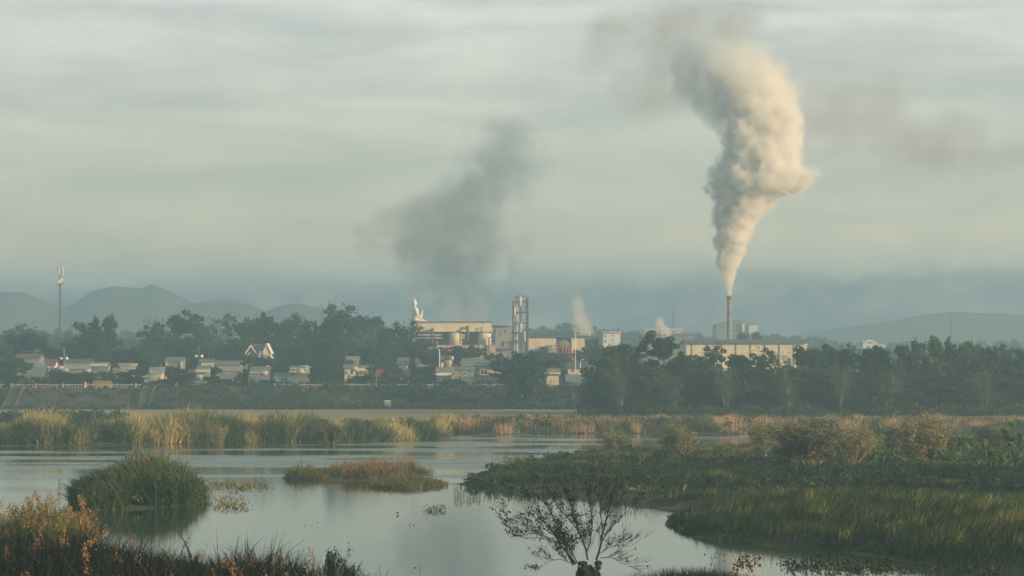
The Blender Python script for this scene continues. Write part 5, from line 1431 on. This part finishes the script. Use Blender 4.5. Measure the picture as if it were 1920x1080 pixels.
xc, fx, fz = frame_of(990, 1127, D)
root = empty('factory_shed', (xc, D + 3, GZ0), 'cream shed with dark open bays and red tank legs right of the tower', 'factory')
for a, b in [(991, 1043), (1071, 1097)]: MB().box(fx(a), fx(b), 0, .4, -1, fz(632)).build('wall', M['cream'], root)
MB().box(fx(991), fx(1125), 14, 14.4, -1, fz(632)).box(fx(1124), fx(1125.4), .4, 14, -1, fz(632)).build('rear_wall', M['roof_blue'], root)
MB().prism([(-.8, fz(632)), (-.8, fz(631)), (15, fz(624)), (15, fz(625))], fx(990), fx(1126), 'x').build('roof', M['roof_dark'], root)
f = MB()
for i in range(18):
    q = fx(1010 + i * 6.6); f.tube([(q, 7, fz(628)), (q, 7, fz(623.5))], .05, 3)
f.box(fx(1010), fx(1125), 6.95, 7.05, fz(624), fz(623.4)); f.build('roof_rail', M['steel_dark'], root)
for q in (1044, 1057, 1071, 1098, 1111, 1124): MB().box(fx(q) - .15, fx(q) + .15, -.02, .28, -1, fz(632.5)).build('column', M['steel_dark'], root)
for q, t, b in [(1044.5, 645, 667), (1055, 652, 668), (1066.5, 647, 658), (1061, 640, 652)]:
    MB().tube([(fx(q), -1.5, -.5), (fx(q), -1.5, fz(t))], [.22, .22], 8).build('red_leg', M['red'], root, True)
MB().box(fx(1044), fx(1068), -1.6, -1.4, fz(653), fz(651.5)).build('red_beam', M['red'], root)
MB().ball((fx(1055), .8, fz(645)), (2.2, 1.2, 1.4)).build('tank', M['roof_blue'], root, True)
MB().tube([(fx(1085), 6, fz(632)), (fx(1085), 6, fz(615)), (fx(1085), 6, fz(613))], [.55, .5, .6], 12).build('chimney', M['stack'], root, True)
for q, t in ((1080, 619), (1106, 624), (1078.5, 626)): MB().tube([(fx(q), 4, fz(632)), (fx(q), 4, fz(t))], .2, 8).ball((fx(q), 4, fz(t)), .35, 8, 6).build('roof_vent', M['white'], root, True)
MB().box(fx(1028), fx(1043), -3.5, -.2, -1, fz(647)).build('lean_to', M['concrete'], root)
MB().box(fx(1035), fx(1041), -3.6, -3.52, fz(654), fz(649)).build('shutter', M['cream_wall'], root)

D = 900
xc, fx, fz = frame_of(1285, 1516, D)
root = empty('long_hall', (xc, D, GZ0), 'long low cream hall with a grey roof below the tall chimney', 'factory')
MB().box(fx(1286), fx(1514), 0, 30, -1, fz(642.5)).build('wall', M['cream'], root)
MB().prism([(-.8, fz(643)), (-.8, fz(641.5)), (15, fz(635.5)), (31, fz(641.5)), (31, fz(643))], fx(1284), fx(1516), 'x').build('roof', M['roof_dark'], root)
for q in (1297, 1326, 1353, 1380, 1407, 1434, 1461, 1488): MB().box(fx(q) - .12, fx(q) + .12, -.12, -.01, -1, fz(643.2)).build('wall_joint', M['concrete_dark'], root)
MB().box(fx(1284), fx(1516), -1.0, -.82, fz(643.6), fz(642.4)).build('gutter', M['steel_dark'], root)
for q in (1306, 1420, 1476): MB().box(fx(q), fx(q + 7), -.1, -.02, -.5, fz(672)).build('door', M['steel_dark'], root)

D = 950
x = X(1367.5, D); h = Z(556, D) - GZ0
root = empty('factory_chimney', (x, D, GZ0), 'tall slender steel chimney pouring out the big white plume', 'chimney')
MB().lathe([(.80, -1), (.78, h * .35), (.70, h * .36), (.66, h - 1.0), (.66, h)], k=20).build('shaft', M['stack'], root, True)
MB().lathe([(.74, h - .9), (.76, h - .7), (.76, h - .05), (.70, h + .08)], k=20).build('rim', M['steel_dark'], root, True)
for t in (.36, .6, .8): MB().lathe([(.74 , h * t - .12), (.86, h * t - .1), (.86, h * t + .1), (.74, h * t + .12)], k=16).build('collar', M['steel_dark'], root)
l_ = MB()
for s in (-.2, .2): l_.tube([(.3 + s, -.95, 0), (.3 + s, -.85, h - 1)], .035, 3)
for i in range(int(h / .4)): l_.box(.1, .5, -.92, -.88, i * .4, i * .4 + .05)
l_.build('ladder', M['steel_dark'], root)

# ------------------------------------------------------------------ buildings behind, in the haze
def block(label, x0, x1, yt, yb, D, wall, roof, depth=12, name='building', wins=(), kind='flat', extra=None):
    xc, fx, fz = frame_of(x0, x1, D)
    root = empty(name, (xc, D, GZ0), label, 'building', None)
    MB().box(fx(x0), fx(x1), 0, depth, -1, fz(yt)).build('wall', wall, root)
    if kind == 'flat': MB().box(fx(x0) - .6, fx(x1) + .6, -.6, depth + .6, fz(yt), fz(yt) + .5).build('roof', roof, root)
    elif kind == 'gable':
        m = 0; pk = fz(extra)
        MB().prism([(fx(x0) - .8, fz(yt)), (m, pk), (fx(x1) + .8, fz(yt))], -.6, depth, 'y').build('roof', roof, root)
    elif kind == 'arch':
        pts = [(fx(x0) - .5, fz(yt))] + [(fx(x0) + (fx(x1) - fx(x0)) * t, fz(yt) + (fz(extra) - fz(yt)) * math.sin(math.pi * t) ** .8) for t in np.linspace(.04, .96, 12)] + [(fx(x1) + .5, fz(yt))]
        MB().prism(pts, -.6, depth, 'y').build('roof', roof, root)
    for (a, b, c, d) in wins: opening(root, 'window', fx(a), fx(b), fz(d), fz(c), M['white'])
    return root, fx, fz
block('small white tower block with a flat overhanging roof left of the wood', 1131, 1163, 624, 660, 1040, M['white'], M['pinkish'], 5, wins=[(1134, 1137, 628, 633), (1146, 1151, 628, 629.5), (1134, 1137, 637, 642), (1146, 1151, 637, 639)])
r0, fx, fz = block('big hazy hall with a curved roof right behind the chimney', 1343, 1421, 609, 650, 1650, M['roof_blue'], M['roof_blue'], 30, kind='arch', extra=600)
for a, b, c, d in [(1391, 1396, 607, 628), (1404, 1421, 610, 630)]: MB().box(fx(a), fx(b), -1.6, -.1, fz(d), fz(c)).build('stair_tower', M['white'], r0)
block('pale building with a white flat roof behind the steam puff', 1209, 1241, 619, 650, 1500, M['cream_wall'], M['white'], 20, wins=[(1213, 1217, 622, 625), (1222, 1226, 622, 625)])
block('second pale flat roofed building right of the steam puff', 1250, 1278, 618, 650, 1500, M['cream_wall'], M['white'], 20, wins=[(1262, 1266, 621, 624)])
block('long greenish warehouse in front of the pale flat roofed pair', 1204, 1303, 628, 665, 1050, M['green_wall'], M['roof_green'], 25)
block('white gabled hall in the haze over the notch of the wood', 1618, 1644, 641.5, 655, 1350, M['white'], M['white'], 10, kind='gable', extra=636.5, wins=[(1628, 1634, 640.5, 644)])
block('low white wing left of the gabled hall in the haze', 1600, 1617, 643.5, 655, 1352, M['white'], M['pinkish'], 10)
block('low white wing right of the gabled hall in the haze', 1645, 1660, 646, 655, 1352, M['white'], M['pinkish'], 10)
block('cream shed end at the right of the long hall', 1500, 1512, 645, 662, 1000, M['cream_wall'], M['roof_dark'], 10)

# ------------------------------------------------------------------ the statue
def statue():
    D = 1080; s = mpp(D); x = X(784, D); zb = GZ0
    def p(px, py): return ((px - 784) * s, Z(py, D) - zb)
    b = MB()
    def e(px, py, rx, rz, ry=None, y=0): X_, Z_ = p(px, py); b.ball((X_, y, Z_), (rx * s, (ry or rx) * s, rz * s), 16, 10)
    e(777.2, 568, 4.3, 6.8, 4.4); e(776.2, 562.6, 2.5, 2.8); e(779.6, 568.5, 2.2, 4.6, 2.6); e(781.4, 568.6, .8, .9, .8)   # head, topknot, face, nose
    e(776.6, 568.5, 1.4, 4.2, 5.4)                                          # long ears
    e(777.5, 576, 2.7, 4)                                                   # neck
    e(779, 586, 7, 10.5, 10); e(779.5, 596, 8.2, 12, 11); e(780, 610, 11, 12, 14)
    e(788, 604, 13, 5.2, 17); e(795, 604, 7, 3.6, 15)                       # crossed legs and knees
    b.tube([(p(780, 581)[0], -8 * s, p(780, 581)[1]), (p(783, 592)[0], -10 * s, p(783, 592)[1]), (p(788.5, 596)[0], -8 * s, p(788.5, 596)[1])], [3.2 * s, 3.0 * s, 2.7 * s], 10)
    b.tube([(p(788, 596.5)[0], -8 * s, p(788, 596.5)[1]), (p(791, 589)[0], -7 * s, p(791, 589)[1]), (p(792, 584)[0], -6 * s, p(792, 584)[1])], [2.8 * s, 2.2 * s, 1.4 * s], 10)
    hx, hz = p(792.4, 582.3); b.ball((hx, -6 * s, hz), (1.3 * s, 1.5 * s, 2.3 * s), 10, 8)       # palm
    for i in range(4): b.tube([(hx, (-7.2 + i * .8) * s, hz + 1.6 * s), (hx + .5 * s, (-7.3 + i * .85) * s, hz + (4.2 + (.5 if i in (1, 2) else 0)) * s)], [.42 * s, .3 * s], 6)
    b.tube([(hx, -4.9 * s, hz), (hx + 1.1 * s, -4.0 * s, hz + 1.6 * s)], [.45 * s, .32 * s], 6)
    b.tube([(p(780, 581)[0], 8 * s, p(780, 581)[1]), (p(784, 594)[0], 10 * s, p(784, 594)[1]), (p(793, 600)[0], 3 * s, p(793, 600)[1])], [3.2 * s, 3.0 * s, 2.2 * s], 10)
    root = empty('statue', (x, D, zb), 'huge white seated statue with one raised hand above the factory roof', 'statue')
    o = b.build('figure', M['statue'], root, True)
    md = o.modifiers.new('remesh', 'REMESH'); md.mode = 'VOXEL'; md.voxel_size = .11; md.use_smooth_shade = True
    sm = o.modifiers.new('smooth', 'SMOOTH'); sm.iterations = 3; sm.factor = .6
    X0, Z0 = p(784, 612)
    MB().lathe([(22 * s, -1), (22 * s, Z0 - 3), (18 * s, Z0 - 1.5), (21 * s, Z0), (15 * s, Z0 + .6)], k=24).build('lotus_base', M['statue'], root)
statue()

# ------------------------------------------------------------------ birds
def bird(px, py, D, span, lab, flap=.3, rz=0):
    x, y, z = at(px, py, D)
    V = [(-.42, 0, 0), (-.15, .07, .02), (.25, .05, .03), (.42, 0, .02), (.25, -.05, .03), (-.15, -.07, .02), (0, 0, .09), (0, 0, -.07),
         (.12, .5, flap), (-.05, .5, flap), (.0, 1.0, flap * .7), (.12, -.5, flap), (-.05, -.5, flap), (.0, -1.0, flap * .7)]
    Fc = [(0, 1, 6), (1, 2, 6), (2, 3, 6), (3, 4, 6), (4, 5, 6), (5, 0, 6), (1, 0, 7), (2, 1, 7), (3, 2, 7), (4, 3, 7), (5, 4, 7), (0, 5, 7),
          (1, 2, 8, 9), (9, 8, 10), (4, 5, 12, 11), (11, 12, 13)]
    o = MB().add(V, Fc).build('flying_bird', M['bird']); o.location = (x, y, z); o.scale = (span / 2,) * 3; o.rotation_euler = (.15, 0, rz)
    tag(o, lab, 'bird', 'birds over the river')
for a in [(41, 763, 420, 1.3, 'dark bird over the left reeds', .5, 1.4), (99, 731, 520, 1.1, 'dark bird gliding before the left embankment', .1, 1.6), (360, 716, 500, 1.2, 'dark bird before the small light blue hut', .4, 1.2),
          (453, 545, 600, .9, 'tiny bird in the haze over the hills', .2, 1.5), (872, 538, 600, .9, 'tiny bird below the grey smoke', .3, 1.3), (982, 687, 560, 1.0, 'dark bird in front of the big bamboo', .2, 1.5),
          (1880, 698, 480, 1.2, 'dark bird before the right end of the wood', .5, 1.0), (556, 822, 330, .7, 'dark bird low over the middle reeds', .3, 1.5)]:
    bird(*a)

# ------------------------------------------------------------------ smoke and steam
def smoke(name, label, D, pts, density, color, nscale, soft=.35, amp=1.1, aniso=0.0, detail=4, flat=1.0, absorb=None, erode=0.0, hull=1.12, fade=None, group=None, step=1.0, rough=.6, lump=.18):
    """a body of smoke round a bent axis; pts = (py, px of axis, half width px) bottom to top. Density falls off
    from the axis and is broken up by noise; the closed hull follows the same axis a little wider."""
    pts = sorted(pts, key=lambda p: -p[0]); s = mpp(D)
    zs = [Z(p[0], D) for p in pts]; xs = [X(p[1], D) for p in pts]; rr = [p[2] * s for p in pts]
    z0, z1 = zs[0], zs[-1]; xb = xs[0]
    m, n, l = new_mat(name + '_volume')
    t = nd(n, 'ShaderNodeTexCoord'); sp = nd(n, 'ShaderNodeSeparateXYZ'); l.new(t.outputs['Object'], sp.inputs[0])
    tt = mth(n, l, 'DIVIDE', sp.outputs[2], z1 - z0, clamp=True)
    xmin, xmax = min(xs) - xb, max(xs) - xb; xr = max(xmax - xmin, .01); rmax = max(rr)
    def curve(vals):
        c = nd(n, 'ShaderNodeFloatCurve'); cm = c.mapping; cu = cm.curves[0]
        while len(cu.points) < len(vals): cu.points.new(.5, .5)
        order = sorted(zip([(z - z0) / (z1 - z0) for z in zs], vals))
        for pt, (a, b) in zip(cu.points, order): pt.location = (a, b); pt.handle_type = 'AUTO_CLAMPED'
        cm.update(); l.new(tt, c.inputs['Value']); return c.outputs[0]
    cx = mth(n, l, 'MULTIPLY_ADD', curve([(x - xb - xmin) / xr for x in xs]), xr, xmin)
    rad = mth(n, l, 'MULTIPLY', curve([q / rmax for q in rr]), rmax)
    nz = nd(n, 'ShaderNodeTexNoise'); nz.inputs['Scale'].default_value = nscale; nz.inputs['Detail'].default_value = detail; nz.inputs['Roughness'].default_value = rough
    l.new(t.outputs['Object'], nz.inputs['Vector'])
    dx = mth(n, l, 'DIVIDE', mth(n, l, 'SUBTRACT', sp.outputs[0], cx), rad); dy = mth(n, l, 'DIVIDE', sp.outputs[1], mth(n, l, 'MULTIPLY', rad, flat))
    d = mth(n, l, 'SQRT', mth(n, l, 'ADD', mth(n, l, 'MULTIPLY', dx, dx), mth(n, l, 'MULTIPLY', dy, dy)))
    v = mth(n, l, 'SUBTRACT', 1.0 - erode, d)
    v = mth(n, l, 'ADD', v, mth(n, l, 'MULTIPLY', mth(n, l, 'SUBTRACT', nz.outputs[0], .5), amp))
    v = mth(n, l, 'DIVIDE', v, soft, clamp=True)
    # ends
    v = mth(n, l, 'MULTIPLY', v, mth(n, l, 'MULTIPLY', mth(n, l, 'SUBTRACT', 1.0, tt), 1 / (fade[1] if fade else .04), clamp=True))
    if fade and fade[0]: v = mth(n, l, 'MULTIPLY', v, mth(n, l, 'MULTIPLY', tt, 1 / fade[0], clamp=True))
    dens = curve([1.0] * len(xs)) if not callable(density) else None
    if isinstance(density, (list, tuple)):
        mx = max(density); dn = mth(n, l, 'MULTIPLY', mth(n, l, 'MULTIPLY', curve([q / mx for q in density]), mx), v)
    else: dn = mth(n, l, 'MULTIPLY', v, density)
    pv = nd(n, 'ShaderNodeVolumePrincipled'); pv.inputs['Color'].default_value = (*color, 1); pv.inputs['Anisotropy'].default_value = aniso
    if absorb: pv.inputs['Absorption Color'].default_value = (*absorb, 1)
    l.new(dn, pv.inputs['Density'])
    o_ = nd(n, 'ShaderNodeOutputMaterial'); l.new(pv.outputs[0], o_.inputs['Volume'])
    try: m.cycles.volume_step_rate = step
    except Exception: pass
    # hull
    K, Nn = 28, 40; V, Q = [], []
    for i in range(Nn + 1):
        z = z0 + (z1 - z0) * i / Nn; x_ = np.interp(z, zs, xs); q = np.interp(z, zs, rr)
        for k in range(K):
            a = 2 * math.pi * k / K; nn = mnoise.noise((math.cos(a) * 1.3 + x_ * .05, math.sin(a) * 1.3, z * .10)) * lump
            q2 = q * (hull + nn)
            V.append((x_ - xb + math.cos(a) * q2, math.sin(a) * q2 * flat, z - z0))
    for i in range(Nn):
        for k in range(K): Q.append((i * K + k, i * K + (k + 1) % K, (i + 1) * K + (k + 1) % K, (i + 1) * K + k))
    me = bpy.data.meshes.new(name); me.from_pydata(V, [], Q + [tuple(range(K - 1, -1, -1)), tuple(range(Nn * K, Nn * K + K))]); me.materials.append(m)
    o = link(name, me); o.location = (xb, D, z0)
    tag(o, label, 'smoke' if 'smoke' in name else 'steam', group)
    return o

SMOKE = True
if SMOKE:
    smoke('smoke_plume', 'big bright plume towering over the tall chimney', 950,
          [(555, 1368, 5), (540, 1367.5, 7), (520, 1366, 13), (490, 1367, 22), (460, 1371, 30), (430, 1378, 38), (400, 1388, 48), (375, 1400, 60), (358, 1420, 84), (342, 1432, 96), (322, 1430, 88), (300, 1428, 76),
           (270, 1430, 74), (240, 1434, 74), (210, 1430, 76), (180, 1418, 78), (150, 1404, 80), (120, 1392, 76), (95, 1384, 70), (70, 1376, 56), (48, 1366, 30)],
          [1.8, 1.8, 1.6, 1.4, 1.2, 1.1, 1.0, .9, .8, .8, .8, .7, .6, .5,   .40, .32, .26, .2, .14, .08, .05], (.992, .965, .925), .20, soft=.26, amp=2.2, erode=-.02, aniso=0.0, detail=9, rough=.70, fade=(0, .22), hull=1.32, step=.35)
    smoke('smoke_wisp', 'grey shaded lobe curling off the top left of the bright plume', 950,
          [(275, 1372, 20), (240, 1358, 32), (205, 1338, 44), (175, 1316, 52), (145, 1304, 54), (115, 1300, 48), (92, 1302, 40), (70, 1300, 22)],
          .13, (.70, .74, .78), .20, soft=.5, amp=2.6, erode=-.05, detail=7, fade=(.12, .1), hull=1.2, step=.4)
    smoke('smoke_drift', 'dark grey smoke rising from behind the factory hall and bending right', 1000,
          [(604, 868, 72), (560, 862, 80), (500, 846, 116), (450, 830, 138), (410, 840, 134), (370, 882, 116), (335, 926, 94), (300, 948, 80), (265, 948, 76), (230, 936, 66), (200, 930, 40)],
            .042, (.46, .53, .58), .11, soft=.8, amp=4.4, erode=-.05, hull=1.3, detail=8, rough=.66, fade=(.22, .12), step=1.0)
    smoke('smoke_drift', 'thin brownish smoke spreading over the top of the bright plume', 1010,
          [(255, 1190, 30), (220, 1210, 70), (180, 1230, 110), (140, 1240, 140), (100, 1260, 170), (60, 1280, 200), (20, 1290, 210), (-8, 1300, 180)],
          .036, (.50, .45, .38), .060, soft=1.0, amp=3.8, erode=-.12, rough=.64, hull=1.25, detail=5, fade=(.2, .15), step=1.0, flat=.5)
    smoke('smoke_drift', 'thin brown smoke trailing off to the right of the bright plume', 1010,
          [(345, 1740, 80), (310, 1740, 200), (280, 1710, 250), (240, 1660, 250), (200, 1610, 210), (150, 1570, 160), (100, 1560, 130)],
          .032, (.54, .45, .35), .060, soft=1.0, amp=3.8, erode=-.12, rough=.64, hull=1.25, detail=5, fade=(.25, .3), step=1.0, flat=.35)
    for D_, pts, dn, lab in [(928, [(606, 852, 34), (592, 846, 34), (574, 852, 26), (556, 842, 18), (540, 836, 9)], .022, 'faint steam over the left of the long factory hall roof'),
                             (928, [(606, 900, 34), (592, 894, 34), (574, 902, 28), (552, 890, 20), (532, 884, 10)], .026, 'faint steam over the right of the long factory hall roof'),
                             (936, [(632, 1092, 24), (615, 1092, 26), (600, 1088, 20), (580, 1084, 15), (560, 1082, 14), (544, 1080, 10)], .16, 'pale steam column over the cream shed'),
                             (905, [(634, 1248, 14), (622, 1244, 16), (610, 1240, 13), (600, 1238, 11), (592, 1242, 8)], .35, 'white steam puff above the tall rounded tree')]:
        smoke('steam', lab, D_, pts, dn * 2.2, (.95, .90, .85), .35, soft=.7, amp=1.8, erode=.05, detail=3, fade=(.12, .3), hull=1.15, step=.6, group='steam over the factory')

# ------------------------------------------------------------------ the hazy morning air
HAZE = True
if HAZE:
    m, n, l = new_mat('haze_air')
    pv = nd(n, 'ShaderNodeVolumePrincipled'); pv.inputs['Color'].default_value = (.65, .885, .995, 1); pv.inputs['Density'].default_value = .00068; pv.inputs['Anisotropy'].default_value = .55
    o_ = nd(n, 'ShaderNodeOutputMaterial'); l.new(pv.outputs[0], o_.inputs['Volume'])
    zt = Z(-20, 1030) + 3
    o = MB().box(-1650, 1650, -120, 3050, -2.2, max(zt, 132)).build('haze', m); tag(o, kind='stuff')
